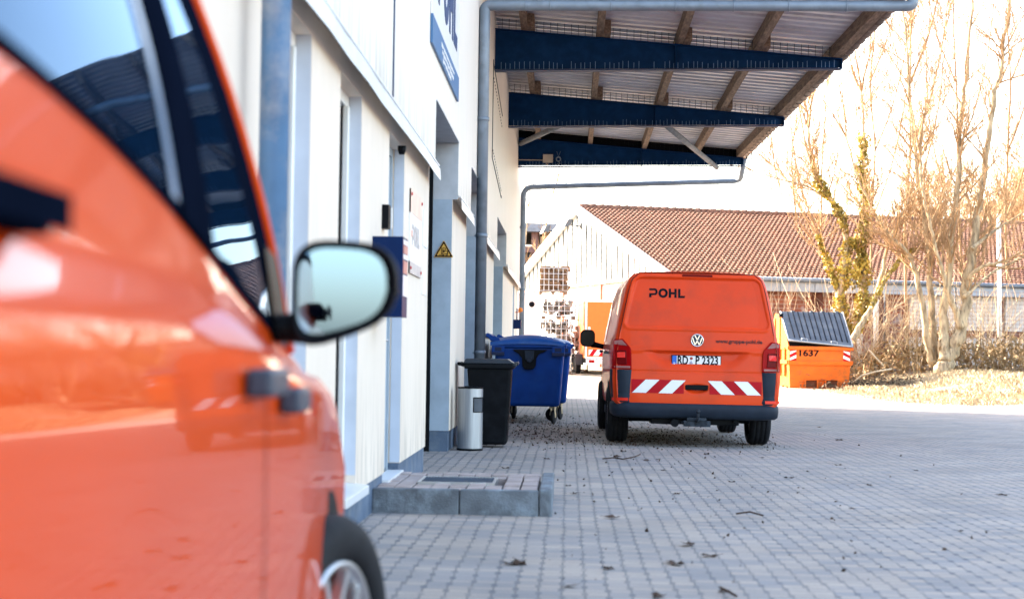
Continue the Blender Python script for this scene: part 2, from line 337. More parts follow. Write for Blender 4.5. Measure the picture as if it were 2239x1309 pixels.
for a, b_, z0, z1, k in [q for q in opens if q[4] == 'g']+[(YF, YF, 0, 0, 'e')]:
    cl.box(-1.6, XC, y, a, 2.62, ZT)
    # folded drip edge, slightly dented
    seg = max(2, int((a-y)/0.7)); rnd = random.Random(int(a*10))
    rows = [[], [], []]
    for i in range(seg+1):
        yy = lerp(y, a-0.01, i/seg); dz = rnd.uniform(-0.004, 0.004) if 0 < i < seg else 0
        rows[0].append((XC+0.003, yy, 2.66)); rows[1].append((XC+0.045+dz, yy, 2.6+dz)); rows[2].append((XC+0.05+dz, yy, 2.5+dz))
    fl = MB(); fl.grid(rows, False)
    fl.box(XW-0.05, XC+0.04, y, a-0.012, 2.622, 2.632); bp_(fl, "drip_edge", M_trim)
    if k == 'g': cl.box(-1.6, XC, a, b_, z1, ZT)
    y = b_
bp_(lw, "lower_wall", M_render); bp_(pl, "plinth", M_plinth); bp_(cl, "cladding", M_clad)
mb = MB(); mb.box(-16, -1.605, YN, YN+0.3, 0, ZT); mb.box(-16, -1.605, YF-0.3, YF, 0, ZT); mb.box(-16.3, -16, YN, YF, 0, ZT); bp_(mb, "end_wall", M_render)
mb = MB(); mb.prism([(XC+0.12, YN-0.1, ZT), (-16.4, YN-0.1, ZT+0.4), (-16.4, YN-0.1, ZT+0.6), (XC+0.12, YN-0.1, ZT+0.2)], (0, YF-YN+0.2, 0)); bp_(mb, "roof", M_dirtgrey)
for a, b_, z0, z1, k in opens:
    if k == 'w':
        f = MB(); X = XW-0.075
        f.box(X-0.07, X, a, a+0.07, z0, z1); f.box(X-0.07, X, b_-0.07, b_, z0, z1); f.box(X-0.07, X, a+0.07, b_-0.07, z0, z0+0.07); f.box(X-0.07, X, a+0.07, b_-0.07, z1-0.07, z1)
        f.box(X-0.02, X+0.015, a+0.07, a+0.12, z0+0.07, z1-0.07); f.box(X-0.02, X+0.015, b_-0.12, b_-0.07, z0+0.07, z1-0.07)
        fo = bp_(f, "window", M_white, 0.006)
        g = MB(); g.box(X-0.05, X-0.03, a+0.07, b_-0.07, z0+0.07, z1-0.07); g.build("pane", M_glass, fo)
        s = MB(); s.prism([(X, a-0.02, z0-0.035), (XW+0.075, a-0.02, z0-0.05), (XW+0.075, a-0.02, z0+0.0), (X, a-0.02, z0+0.02)], (0, b_-a+0.06, 0)); s.build("sill", M_trim, fo, 0.004)
    elif k == 'd':
        f = MB(); X = XW-0.085
        f.box(X-0.06, X, a, a+0.06, z0, z1); f.box(X-0.06, X, b_-0.06, b_, z0, z1); f.box(X-0.06, X, a+0.06, b_-0.06, z1-0.06, z1)
        f.box(X-0.05, X-0.012, a+0.062, b_-0.062, z0+0.02, z1-0.062)
        fo = bp_(f, "door", M_doorfr, 0.004)
        h = MB(); h.tube([(X+0.0, a+0.14, 1.1), (X+0.06, a+0.14, 1.1), (X+0.06, a+0.28, 1.1)], 0.011); h.build("handle", M_steel, fo)
        s = MB(); s.box(X, XW+0.03, a, b_, 0.1, z0+0.006); s.build("threshold", M_trim, fo)
    else:
        f = MB(); X = XW-0.26
        for i in range(6): f.box(X-0.05, X, a, b_, 0.02+i*0.53, 0.02+i*0.53+0.525)
        f.box(X, X+0.05, a, a+0.03, 0, z1)
        go = bp_(f, "gate", M_gate, 0.006)
        s = MB(); s.box(X+0.001, X+0.06, b_-0.05, b_-0.002, 0, z1); s.build("guide_rail", M_black, go)
        s = MB(); s.box(X, XC+0.012, a-0.02, b_+0.004, z1-0.016, z1-0.004); s.box(X+0.02, XC+0.006, b_-0.006, b_+0.0, 2.6, z1-0.017)
        for q in range(7): s.box(X+0.07+0.06*(q % 2), X+0.082+0.06*(q % 2), b_-0.011, b_-0.006, 2.66+0.08*q, 2.672+0.08*q)
        bp_(s, "gate_lining", M_soffit)
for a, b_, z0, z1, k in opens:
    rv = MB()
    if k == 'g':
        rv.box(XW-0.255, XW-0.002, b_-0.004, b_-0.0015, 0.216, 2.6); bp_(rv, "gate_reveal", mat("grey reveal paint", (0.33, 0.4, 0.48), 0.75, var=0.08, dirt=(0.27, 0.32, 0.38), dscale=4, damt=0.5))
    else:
        rv.box(XW-0.074, XW-0.002, b_-0.004, b_-0.001, z0+0.06, z1); bp_(rv, "window_reveal" if k == 'w' else "door_reveal", mat("shade tinted reveal", (0.5, 0.54, 0.62), 0.7, var=0.06))  # blue-grey shade of the window and door jambs put into their colour
# fine seams and repair sheet outlines on the cladding
mb = MB()
mb.box(XC, XC+0.006, 10.64, 10.69, 2.67, ZT-0.1)
bp_(mb, "seam", M_navy)
mb = MB()
for p, q in (((24.2, 3.9), (24.2, 5.35)), ((24.2, 3.9), (27.6, 3.62)), ((27.6, 3.62), (27.6, 3.66)), ((24.2, 5.3), (27.6, 5.0))):
    v = Vector((0, q[0]-p[0], q[1]-p[1])); mb.tube([(XC+0.006, p[0], p[1]), (XC+0.006, q[0], q[1])], 0.007, 4)
for i in range(16): mb.box(XC, XC+0.008, 24.45+i*0.2, 24.475+i*0.2, 5.1-i*0.02, 5.125-i*0.02); mb.box(XC, XC+0.008, 24.45+i*0.2, 24.475+i*0.2, 4.02-i*0.02, 4.045-i*0.02)
bp_(mb, "repair_sheet", M_dirtgrey)
mb = MB(); mb.tube([(-1.1, 6.04, 0), (-1.1, 6.04, 6.9), (-1.17, 6.22, 7.25)], 0.055, 14)
for z in (0.9, 2.35, 4.6): mb.tube([(-1.1, 6.04, z), (-1.1, 6.04, z+0.04)], 0.06, 14); mb.box(-1.2, -1.12, 6.03, 6.05, z, z+0.03)
bp_(mb, "drainpipe", mat("blue grey pipe", (0.12, 0.24, 0.42), 0.4, 0.2, var=0.15, scale=6, dirt=(0.42, 0.45, 0.5), dscale=4, damt=0.7))

# ------------------------------------------------------------------ canopy
CN = thing("canopy", "corrugated canopy roof on tapered navy blue cantilever beams", "canopy", (XC, 24.7, 5.3))
def cp(mb, name, m, bevel=0.0, parent=None):
    o = mb.build(name, m, parent or CN, bevel)
    if parent is None: o.matrix_parent_inverse = Matrix.Translation((XC, 24.7, 5.3)).inverted()
    return o
def xtip(y): return 4.02-0.021*(y-24.7)
def roofz(x, y=24.7): return 6.10-0.080*(x-XC)-0.011*(y-24.7)
BY = (24.7, 30.4, 36.3)
for k, yb in enumerate(BY):
    b_ = MB(); XT = xtip(yb); botz = lambda x, yb=yb: 5.28+0.014*(x-XC)-0.0115*(yb-24.7)
    topz = lambda x, yb=yb: roofz(x, yb)-0.2
    b_.prism([(XC, yb-0.008, botz(XC)+.01), (XT, yb-0.008, botz(XT)+.01), (XT, yb-0.008, topz(XT)-.01), (XC, yb-0.008, topz(XC)-.01)], (0, 0.016, 0))
    for zf in (lambda x: botz(x)-0.008, topz):
        b_.prism([(XC, yb-0.09, zf(XC)), (XT, yb-0.09, zf(XT)), (XT, yb-0.09, zf(XT)-0.014), (XC, yb-0.09, zf(XC)-0.014)], (0, 0.18, 0))
    xm = 1.55
    b_.box(xm-0.008, xm+0.008, yb-0.085, yb-0.009, botz(xm), topz(xm)-0.015); b_.box(XT-0.001, XT+0.012, yb-0.085, yb+0.085, botz(XT)-0.02, topz(XT))
    bo = cp(b_, "beam", M_navy)
    s = MB(); rnd = random.Random(k)
    x = XC+0.1
    while x < XT-0.1:
        if rnd.random() < 0.86:
            h = rnd.uniform(0.07, 0.12); s.box(x-0.0035, x+0.0035, yb-0.075, yb-0.071, botz(x), botz(x)+h)
        x += rnd.uniform(0.055, 0.085)
    s.build("bird_spikes", mat("spike wire", (0.12, 0.2, 0.36), 0.4), bo)
    g = MB()
    if k < 2:
        for i in range(48):
            x = XC+0.1+i*0.105; g.box(x-0.004, x+0.004, yb+0.1, yb+0.104, topz(x), roofz(x, yb)-0.005)
        for j in range(3):
            g.prism([(XC, yb+0.1, topz(XC)+0.03+j*0.06), (XT, yb+0.1, topz(XT)+0.03+j*0.06), (XT, yb+0.1, topz(XT)+0.037+j*0.06), (XC, yb+0.1, topz(XC)+0.037+j*0.06)], (0, 0.004, 0))
        cp(g, "bird_mesh", M_dirtgrey)
    else:
        g.prism([(XC, yb+0.11, topz(XC)-0.02), (XT, yb+0.11, topz(XT)-0.02), (XT, yb+0.11, roofz(XT, yb)-0.005), (XC, yb+0.11, roofz(XC, yb)-0.005)], (0, 0.02, 0))
        for i in range(52):
            x = XC+0.05+i*0.1; g.box(x-0.01, x+0.01, yb+0.09, yb+0.11, topz(x), roofz(x, yb)-0.01)
        cp(g, "end_closure", M_black)
rows = []; y = 20.2
prof = []
while y < 36.9:
    for dy, dz in ((0, 0), (0.13, 0), (0.165, 0.045), (0.265, 0.045)): prof.append((y+dy, dz))
    y += 0.3
mb = MB(); mb.grid([[(x if i < 2 else xtip(yy)+0.16, yy, roofz(x if i < 2 else xtip(yy)+0.16, yy)+dz) for yy, dz in prof] for i, x in enumerate((XC-0.02, 1.4, 0))], False, True)
mb.grid([[(x if i < 2 else xtip(yy)+0.16, yy, roofz(x if i < 2 else xtip(yy)+0.16, yy)+dz+0.012) for yy, dz in prof] for i, x in enumerate((XC-0.02, 1.4, 0))], False)
M_sheet = mat("canopy sheet", (0.52, 0.52, 0.57), 0.45, 0.15, var=0.1, scale=1.5, dirt=(0.24, 0.22, 0.22), dscale=1.2, damt=0.5)
cp(mb, "roof_sheet", M_sheet)
rnd = random.Random(4)
for x in (-0.72, 0.42, 1.6, 2.77, None):
    mb = MB(); w = 0.05 if x is not None else 0.06; y0 = 20.2
    X = (lambda y: x) if x is not None else (lambda y: xtip(y)-0.07)
    def timber(xo, ww, ya, yb_, lo, hi):
        q = [(X(ya)-ww+xo, ya), (X(ya)+ww+xo, ya), (X(yb_)+ww+xo, yb_), (X(yb_)-ww+xo, yb_)]
        mb.hexa([(a, b, roofz(a, b)-lo) for a, b in q], [(a, b, roofz(a, b)-hi) for a, b in q])
    for i, yb in enumerate(BY+(36.9,)):
        jit = rnd.uniform(-0.012, 0.012); y1 = yb+(0.35 if i < 3 and x is not None else 0.05)
        timber(jit, w, y0, min(y1, 36.95), 0.195, 0.004)
        if i < 2 and x is not None: timber(2*w+0.004+jit, w, yb-0.45, yb+0.3, 0.197, 0.01)
        y0 = y1+0.003
        if y0 > 36.6: break
    cp(mb, "purlin", M_wood)
mb = MB()
def ge(y): return (xtip(y)+0.1, y, roofz(xtip(y)+0.1, y)-0.06)
mb.tube([ge(20.3), ge(36.95)], 0.075, 12)
y = 20.4
while y < 36.9: mb.tube([ge(y), ge(y+0.035)], 0.086, 12); y += 0.42
M_gutter = mat("weathered gutter", (0.2, 0.15, 0.125), 0.55, 0.2, var=0.3, scale=5)
cp(mb, "gutter", M_gutter)
for pts in ([(-1.12, 36.1, 5.62), (-0.04, 30.5, 5.34)], [(1.6, 30.5, 5.4), (3.2, 36.2, 5.15)]):
    mb = MB(); mb.tube(pts, 0.055, 10); cp(mb, "brace", mat("dull steel tube", (0.13, 0.15, 0.18), 0.6, 0.2, var=0.3))
def bent(pts, r=0.22, n=6):
    out = [Vector(pts[0])]
    for a, b, c in zip(pts, pts[1:], pts[2:]):
        a, b, c = Vector(a), Vector(b), Vector(c); p = b+(a-b).normalized()*r; q = b+(c-b).normalized()*r
        for i in range(n+1):
            t = i/n; out.append(p*(1-t)**2+b*2*t*(1-t)+q*t*t)
    out.append(Vector(pts[-1])); return out
def drain(pts, rad, r=0.22):
    mb = MB(); mb.tube(bent(pts, r), rad, 12)
    a, b = Vector(pts[1]), Vector(pts[2]); Ld = (b-a).length; d = (b-a)/Ld; k = 0.5
    while k < Ld-0.4: mb.tube([a+d*k, a+d*(k+0.015)], rad+0.006, 12); k += 0.55+0.25*math.sin(k*9)
    for z in (1.0, 2.45, 3.9):
        if z < pts[0][2]+4.6: mb.tube([(pts[0][0], pts[0][1], z), (pts[0][0], pts[0][1], z+0.05)], rad+0.007, 12); mb.box(XC-0.02, pts[0][0], pts[0][1]-0.01, pts[0][1]+0.01, z+0.01, z+0.03)
    return mb
cp(drain([(-1.1, 20.4, 0), (-1.1, 20.4, 5.35), (4.2, 20.4, 5.38), (4.2, 20.4, 5.6)], 0.068, 0.07), "drainpipe", M_zinc)
mb = drain([(-1.09, 38.0, 0), (-1.09, 38.0, 4.85), (3.9, 38.0, 5.05), (3.88, 36.95, 5.45)], 0.062)
mb.tube([(1.2, 38, 5.25), (1.2, 38, 5.0)], 0.006, 4); mb.tube([(2.3, 38, 5.3), (2.3, 38, 5.0)], 0.006, 4)
mb.tube([(-0.2, 38, 4.9), (0.35, 38, 5.25)], 0.007, 4)
cp(mb, "drainpipe", M_zinc)
P = at(1198, 345, 36.2)
mb = MB(); mb.box(P.x-0.11, P.x+0.11, 36.2, 36.285, P.z-0.09, P.z+0.09); mb.tube([(P.x, 36.25, P.z-0.09), (P.x, 36.25, P.z-0.15), (P.x-0.1, 36.25, 5.28), (XC, 36.25, 5.28)], 0.012, 6)
tag(mb.build("junction_box", mat("beige plastic", (0.42, 0.36, 0.3), 0.5), None, 0.004), "beige cable junction box fixed to the farthest blue canopy beam", "junction box")
P = at(1221, 350, 36.2)
mb = MB(); mb.lathe([(0.035, -0.02), (0.06, -0.02), (0.06, 0.02), (0.035, 0.02), (0.035, -0.02)], 14, Matrix.Translation((P.x, 36.19, P.z+0.03)) @ Matrix.Rotation(R(90), 4, 'X'))
mb.tube([(P.x, 36.19, P.z-0.02), (P.x+0.03, 36.19, P.z-0.06), (P.x, 36.19, P.z-0.1), (P.x-0.03, 36.19, P.z-0.07)], 0.012, 6); mb.tube([(P.x-0.04, 36.2, P.z+0.2), (P.x, 36.19, P.z+0.08), (P.x+0.04, 36.2, P.z+0.2)], 0.006, 5)
tag(mb.build("pulley_hook", M_zinc), "small metal pulley and hook hanging on the far blue beam beside the junction box", "hook")

# ------------------------------------------------------------------ signs and boxes on the wall
def wall_M(y, z, x): return Matrix.Translation((x, y, z)) @ Matrix.Rotation(R(90), 4, 'Z')     # local x -> +y, local -y -> +x
bn = thing("banner_sign", "big white company banner with blue lower band high on the cladding", "sign", (XC+0.01, 13.4, 3.55))
def wp(mb, name, m, root):
    o = mb.build(name, m, root); o.matrix_parent_inverse = Matrix.Translation(root.location).inverted(); return o
mb = MB(); mb.box(XC+0.003, XC+0.02, 13.4, 16.6, 3.8, 5.2); wp(mb, "board", M_whitefilm, bn)
mb = MB(); mb.box(XC+0.003, XC+0.023, 13.4, 16.6, 3.56, 3.8); wp(mb, "band", mat("sign blue", (0.06, 0.15, 0.3), 0.5, var=0.05), bn)
def letters(h, y0, z0, x, th=0.004):
    mb = MB()
    for P in logo_polys(h): mb.prism([(x, y0+a, z0+b) for a, b in P], (th, 0, 0))
    return mb
wp(letters(0.6, 13.9, 4.0, XC+0.021, 0.004), "lettering", mat("sign navy", (0.02, 0.05, 0.14), 0.5), bn)
mb = MB(); rnd = random.Random(2)
for r in range(3):
    yy = 14.3+0.1*r
    while yy < 15.9-0.2*r:
        w = rnd.uniform(0.05, 0.16); h = rnd.uniform(0.022, 0.04); mb.box(XC+0.023, XC+0.026, yy, yy+w, 3.735-0.055*r-h, 3.735-0.055*r); yy += w+0.035
wp(mb, "small_print", M_whitefilm, bn)
ps = thing("name_plate", "company plaque with pale orange top band and grey foot left of the gate", "sign", (XW, 12.4, 1.62))
mb = MB(); mb.box(XW, XW+0.012, 12.4, 13.32, 1.62, 2.26); wp(mb, "board", M_whitefilm, ps)
mb = MB(); mb.box(XW+0.001, XW+0.014, 12.4, 13.32, 2.08, 2.26); wp(mb, "top_band", mat("pale orange film", (0.7, 0.5, 0.42), 0.4), ps)
mb = MB(); mb.box(XW+0.001, XW+0.014, 12.4, 13.32, 1.62, 1.71); wp(mb, "foot_band", mat("grey film", (0.45, 0.43, 0.42), 0.4), ps)
wp(letters(0.16, 12.54, 1.84, XW+0.0122, 0.002), "lettering", mat("plaque grey", (0.4, 0.38, 0.38), 0.5), ps)
mb = MB(); mb.box(XW+0.0122, XW+0.0145, 12.5, 12.54, 1.9, 1.95); wp(mb, "logo_dot", mat("orange film", (0.7, 0.2, 0.06), 0.4), ps)
mb = MB()
for yy in (12.43, 13.29):
    for zz in (1.66, 2.22): mb.lathe([(0.0, 0.01), (0.012, 0.008), (0.014, 0)], 8, Matrix.Translation((XW+0.014, yy, zz)) @ Matrix.Rotation(R(90), 4, 'Y'))
wp(mb, "screw", M_red, ps)
mb = MB(); mb.box(XW, XW+0.008, 13.55, 13.95, 1.9, 2.2); mb.box(XW, XW+0.006, 13.57, 13.92, 1.5, 1.89)
tag(mb.build("notice_sheet", mat("paper", (0.78, 0.78, 0.8), 0.6)), "white notice sheets stuck between the plaque and the gate edge", "notice")
lb = thing("letterbox", "dark blue letterbox with red and white stickers on its side", "letterbox", (XW, 10.12, 1.24))
mb = MB(); mb.box(XW, XW+0.19, 10.12, 10.42, 1.24, 1.735); wp(mb, "body", M_bluebox, lb)
mb = MB()
for z0, z1 in ((1.69, 1.72), (1.6, 1.63), (1.37, 1.5)): mb.box(XW+0.19, XW+0.193, 10.15, 10.4, z0, z1)
wp(mb, "white_sticker", M_whitefilm, lb)
mb = MB()
for z0, z1 in ((1.635, 1.685), (1.51, 1.59)): mb.box(XW+0.19, XW+0.193, 10.15, 10.4, z0, z1)
wp(mb, "red_sticker", mat("faded red film", (0.5, 0.2, 0.17), 0.4), lb)
ic = thing("intercom", "small black intercom unit beside the entrance door frame", "intercom", (XW, 10.5, 1.85))
mb = MB(); mb.box(XW, XW+0.045, 10.6, 10.72, 1.82, 1.975); wp(mb, "housing", M_black, ic)
mb = MB(); mb.box(XW+0.02, XW+0.052, 10.722, 10.76, 1.83, 1.965); wp(mb, "side_plate", M_white, ic)
mb = MB(); mb.lathe([(0, 0), (0.02, 0), (0.03, 0.03), (0.03, 0.06), (0, 0.06)], 14, Matrix.Translation((-1.2, 11.6, 2.42)))
tag(mb.build("door_lamp", M_black), "small round black lamp under the cladding above the entrance door", "lamp")
# forklift warning triangle on the gate reveal
P = at(969, 549, 16.93)
ws = thing("warning_sign", "yellow triangular forklift warning sign on the grey gate reveal", "sign", (P.x, 16.94, P.z))
def tri(s, y, c=0.0):
    h = s*math.sqrt(3)/2; q = [(-s/2, -h/3), (s/2, -h/3), (0, h*2/3)]
    out = []
    for i in range(3):
        p = Vector(q[i]); a = Vector(q[i-1]); b = Vector(q[(i+1) % 3])
        out += [p+(a-p).normalized()*s*0.05, p+(b-p).normalized()*s*0.05]
    return [(v.x, y, v.y) for v in out]
mb = MB(); mb.prism(tri(0.205, 0), (0, -0.006, 0)); mb.build("plate", mat("sign yellow", (0.6, 0.32, 0.05), 0.45, var=0.08), ws)
mb = MB(); a = tri(0.19, -0.0065); b2 = tri(0.145, -0.0065)
for i in range(6): j = (i+1) % 6; mb.prism([a[i], a[j], b2[j], b2[i]], (0, -0.001, 0))
def fr(x0, x1, z0, z1): mb.box(x0, x1, -0.0085, -0.0066, z0, z1)
fr(-0.025, -0.019, -0.03, 0.042); fr(-0.052, -0.02, -0.036, -0.031); fr(-0.012, 0.045, -0.028, -0.022); fr(0.038, 0.045, -0.028, 0.005); fr(0.018, 0.045, 0.0, 0.006)
fr(-0.012, -0.007, -0.022, 0.036); fr(-0.012, 0.022, 0.033, 0.038); fr(0.017, 0.022, 0.0, 0.036); fr(-0.004, 0.01, -0.01, 0.018)
for cx in (-0.006, 0.034): mb.lathe([(0.005, 0), (0.011, 0), (0.011, 0.002), (0.005, 0.002)], 10, Matrix.Translation((cx, -0.0066, -0.033)) @ Matrix.Rotation(R(90), 4, 'X'))
mb.build("pictogram", M_ink, ws)
# small box at the far end
P = at(1125, 706, 36.0)
mb = MB(); mb.box(XW, XW+0.17, 36.0, 36.2, 1.55, 1.75); mb.tube([(XW+0.08, 36.1, 1.75), (XW+0.08, 36.1, 2.0)], 0.015, 6)
tag(mb.build("meter_box", M_bluebox, None, 0.004), "small dark blue box on the far wall end above the containers", "box")
mb = MB(); mb.lathe([(0, 0), (0.05, 0.005), (0.055, 0.05), (0.04, 0.09), (0, 0.1)], 12, Matrix.Translation((XW+0.12, 37.3, 1.95))); mb.box(XW, XW+0.12, 37.28, 37.32, 1.93, 1.95)
tag(mb.build("warning_lamp", mat("orange lens", (0.7, 0.2, 0.03), 0.2)), "little orange lamp on the far corner of the wall by the downpipe", "lamp")

# ------------------------------------------------------------------ doorstep
ds = thing("doorstep", "raised doorstep of grey pavers edged with concrete kerbs below the entrance door", "doorstep", (-0.65, 11.2, 0))
def dp(mb, name, m, bevel=0.0):
    o = mb.build(name, m, ds, bevel); o.matrix_parent_inverse = Matrix.Translation(ds.location).inverted(); return o
for x0, x1 in ((-1.232, -0.682), (-0.676, -0.178)):
    mb = MB(); mb.box(x0, x1, 10.44, 10.53, -0.03, 0.158); dp(mb, "kerb_stone", M_kerb, 0.008)
for y0, y1 in ((10.44, 11.2), (11.206, 11.98)):
    mb = MB(); mb.box(-0.172, -0.092, y0, y1, -0.03, 0.165); dp(mb, "kerb_stone", M_kerb, 0.008)
mb = MB(); rnd = random.Random(8)
for i in range(9):
    x0 = -1.228+i*0.1165; x1 = min(x0+0.104, -0.18); y = 10.538-(0.1 if i % 2 else 0)
    while y < 11.96:
        y0, y1 = max(y, 10.538), min(y+0.197, 11.968)
        if y1-y0 > 0.03 and not (11.02 < (y0+y1)/2 < 11.58 and -1.03 < (x0+x1)/2 < -0.45): mb.box(x0, x1, y0, y1, 0.05, 0.152+rnd.uniform(-.004, .004))
        y += 0.202
M_stepp = mat("step pavers", (0.34, 0.28, 0.265), 0.9, var=0.25, scale=5, bump=0.3, bscale=90)
dp(mb, "paving_stones", M_stepp, 0.004)
mb = MB(); mb.box(-1.225, -0.18, 10.535, 11.97, 0.0, 0.1); dp(mb, "bed", M_dirtgrey)
mb = MB(); mb.box(-1.0, -0.98, 11.03, 11.55, 0.1, 0.158); mb.box(-0.5, -0.48, 11.03, 11.55, 0.1, 0.158); mb.box(-0.98, -0.5, 11.03, 11.05, 0.1, 0.158); mb.box(-0.98, -0.5, 11.53, 11.55, 0.1, 0.158)
fo = dp(mb, "mat_frame", M_alu)
mb = MB(); mb.box(-0.98, -0.5, 11.05, 11.53, 0.1, 0.15)
for i in range(24): mb.box(-0.98+i*0.02, -0.972+i*0.02, 11.05, 11.53, 0.15, 0.156)
dp(mb, "door_mat", mat("mat ribs", (0.04, 0.06, 0.09), 0.8, var=0.2))
# ------------------------------------------------------------------ far van, seen from behind
def make_wheel(root, loc, r, w, side, rimmat, steer=0.0, spokes=5):
    # axis along x, outer face towards side (+1 right)
    T = Matrix.Translation(loc) @ Matrix.Rotation(steer, 4, 'Z') @ Matrix.Rotation(R(90)*side, 4, 'Y')
    t = MB(); h = w/2; ri = r*0.66
    t.lathe([(ri, -h*0.8), (ri+0.02, -h*0.95), (r*0.86, -h), (r*0.96, -h*0.86), (r, -h*0.62), (r, -h*0.5), (r-0.008, -h*0.47), (r-0.008, -h*0.4), (r, -h*0.37), (r, -0.02*0.5-0.004), (r-0.008, -0.008), (r-0.008, 0.008), (r, 0.014), (r, h*0.37), (r-0.008, h*0.4), (r-0.008, h*0.47), (r, h*0.5), (r, h*0.62), (r*0.96, h*0.86), (r*0.86, h), (ri+0.02, h*0.95), (ri, h*0.8), (ri, -h*0.8)], 48, T)
    wheel = t.build("wheel", M_rubber, root)
    m = MB()
    m.lathe([(ri*0.99, -h*0.7), (ri*0.99, h*0.86), (ri*0.93, h*0.86), (ri*0.9, h*0.5), (ri*0.9, -h*0.7)], 40, T)
    for k in range(spokes):
        a = 2*math.pi*k/spokes
        M2 = T @ Matrix.Rotation(a, 4, 'Z')
        for sgn in (-1, 1):
            m.hexa([M2 @ Vector(p) for p in ((0.03, sgn*0.02-0.012, h*0.45), (ri*0.93, sgn*0.05-0.014, h*0.5), (ri*0.93, sgn*0.05+0.014, h*0.5), (0.03, sgn*0.02+0.012, h*0.45))],
                   [M2 @ Vector(p) for p in ((0.03, sgn*0.02-0.01, h*0.68), (ri*0.93, sgn*0.05-0.012, h*0.78), (ri*0.93, sgn*0.05+0.012, h*0.78), (0.03, sgn*0.02+0.01, h*0.68))])
    m.lathe([(0, h*0.74), (0.05, h*0.73), (0.065, h*0.66), (0.065, h*0.3)], 20, T)
    m.build("rim", rimmat, wheel)
    d = MB(); d.lathe([(0.0, h*0.22), (ri*0.72, h*0.22), (ri*0.72, h*0.1), (0, h*0.1)], 30, T); d.build("brake_disc", M_dirtgrey, wheel)
    return wheel

def lerp_tab(tab, z):
    if z <= tab[0][0]: return tab[0][1]
    for (a, b), (c, d) in zip(tab, tab[1:]):
        if z <= c: return lerp(b, d, (z-a)/(c-a))
    return tab[-1][1]
pa, pb = Vector((0.571, 19.75, 0)), Vector((2.30, 19.45, 0))
vc = (pa+pb)/2
VAN = thing("delivery_van", "orange delivery van parked facing away, with hazard stripes across its rear door", "van", (1.425, 19.62, ground(1.44, 19.6)+0.008), 0.018)
VAN.rotation_euler = (0, 0.009, 0.018)
HW = [(0.30, 0.885), (0.5, 0.93), (0.75, 0.948), (1.05, 0.945), (1.25, 0.915), (1.5, 0.868), (1.75, 0.815), (1.86, 0.785), (1.92, 0.757), (1.945, 0.73), (1.965, 0.68)]
def shear(z): return 0.20*max(0.0, (z-0.45)/1.5)**1.6
YR = -0.97
ROOFP = [(0.73, 1.945), (0.68, 1.965), (0.5, 1.978), (0.2, 1.985), (0, 1.987)]
zs = [0.43, 0.46, 0.5, 0.62, 0.75, 0.9, 1.05, 1.15, 1.25, 1.37, 1.5, 1.63, 1.75, 1.82, 1.87, 1.9]
def section(y, sx, zmax=9, zf=1.0, low=0.0):
    right = [(lerp_tab(HW, z), z) for z in zs]+ROOFP
    pts = right+[(-x, z) for x, z in reversed(right[:-1])]
    out = []
    for x, z in pts:
        yy = y+(shear(z)*(1-smooth(-1.0, 0.6, y)) if y < 0.6 else 0)
        zz = z
        if z > zmax: zz = zmax+(z-zmax)*zf
        k = sx*(0.97 if (z < 0.5 and y < -0.3) else 1)
        out.append(Vector((x*k, yy, max(zz, low))))
    return out
body = MB()
secs = [section(YR+0.012, 0.955), section(YR+0.03, 0.985), section(YR+0.07, 1.0), section(-0.5, 1.003), section(0.3, 1.005), section(1.2, 1.005), section(2.2, 1.0), section(2.55, 0.985), section(2.9, 0.965, 1.05, 0.55), section(3.3, 0.94, 1.0, 0.12), section(3.7, 0.9, 0.95, 0.06), section(3.88, 0.84, 0.6, 0.25)]
body.grid(secs, True, True)
body.f.append([len(body.v)-len(secs[-1])+i for i in range(len(secs[-1]))]); body.sm.append(False); body.mi.append(0)
body.f.append(list(reversed(range(len(secs[0]))))); body.sm.append(False); body.mi.append(0)
vb = body.build("body", M_orange, VAN)
# rear door as a fine relief
def rr_sdf(x, z, poly_l, poly_r, zb, zt, r=0.07):
    t = (z-zb)/(zt-zb); xl = lerp(poly_l[0], poly_l[1], t); xr = lerp(poly_r[0], poly_r[1], t)
    cx, cz = (xl+xr)/2, (zb+zt)/2; dx = abs(x-cx)-(xr-xl)/2+r; dz = abs(z-cz)-(zt-zb)/2+r
    return math.hypot(max(dx, 0), max(dz, 0))+min(max(dx, dz), 0)-r
def relief(x, z):
    d = 0.0
    s = rr_sdf(x, z, (-0.815, -0.70), (0.815, 0.70), 1.345, 1.905, 0.075)
    d += 0.022*smooth(-0.010, 0.010, -s)
    d -= 0.009*math.exp(-((s-0.022)/0.012)**2)
    # plate trough under the crease
    hw = lerp(0.42, 0.63, (z-0.86)/(1.07-0.86))
    if 0.86 < z < 1.073: d += 0.042*smooth(0.86, 1.0, z)*smooth(1.075, 1.066, z)*smooth(hw, hw-0.16, abs(x))
    d += 0.012*math.exp(-((z-0.842)/0.008)**2)*0.5
    d += 0.035*smooth(0.105, 0.06, math.hypot((x-0.0)*0.75, (z-0.655)*1.9)) if z < 0.7 else 0
    d -= 0.008*math.exp(-((z-1.085)/0.03)**2)*smooth(0.85, 0.75, abs(x))
    return d
def rear_y(x, z): return YR+shear(z)+0.045*abs(x/0.9)**3
rows = []
nz, nx = 120, 110
for j in range(nz+1):
    z = lerp(0.49, 1.966, j/nz); row = []
    h = lerp_tab(HW, z)*0.957; zz = z
    for i in range(nx+1):
        x = h*(2*i/nx-1)
        row.append((x, rear_y(x, z)+relief(x, z)-0.045*0.8+0.012, z))
    rows.append(row)
tg = MB(); tg.grid(rows, True)
tailgate = tg.build("tailgate", M_orange, VAN)
rf = MB(); rows = []
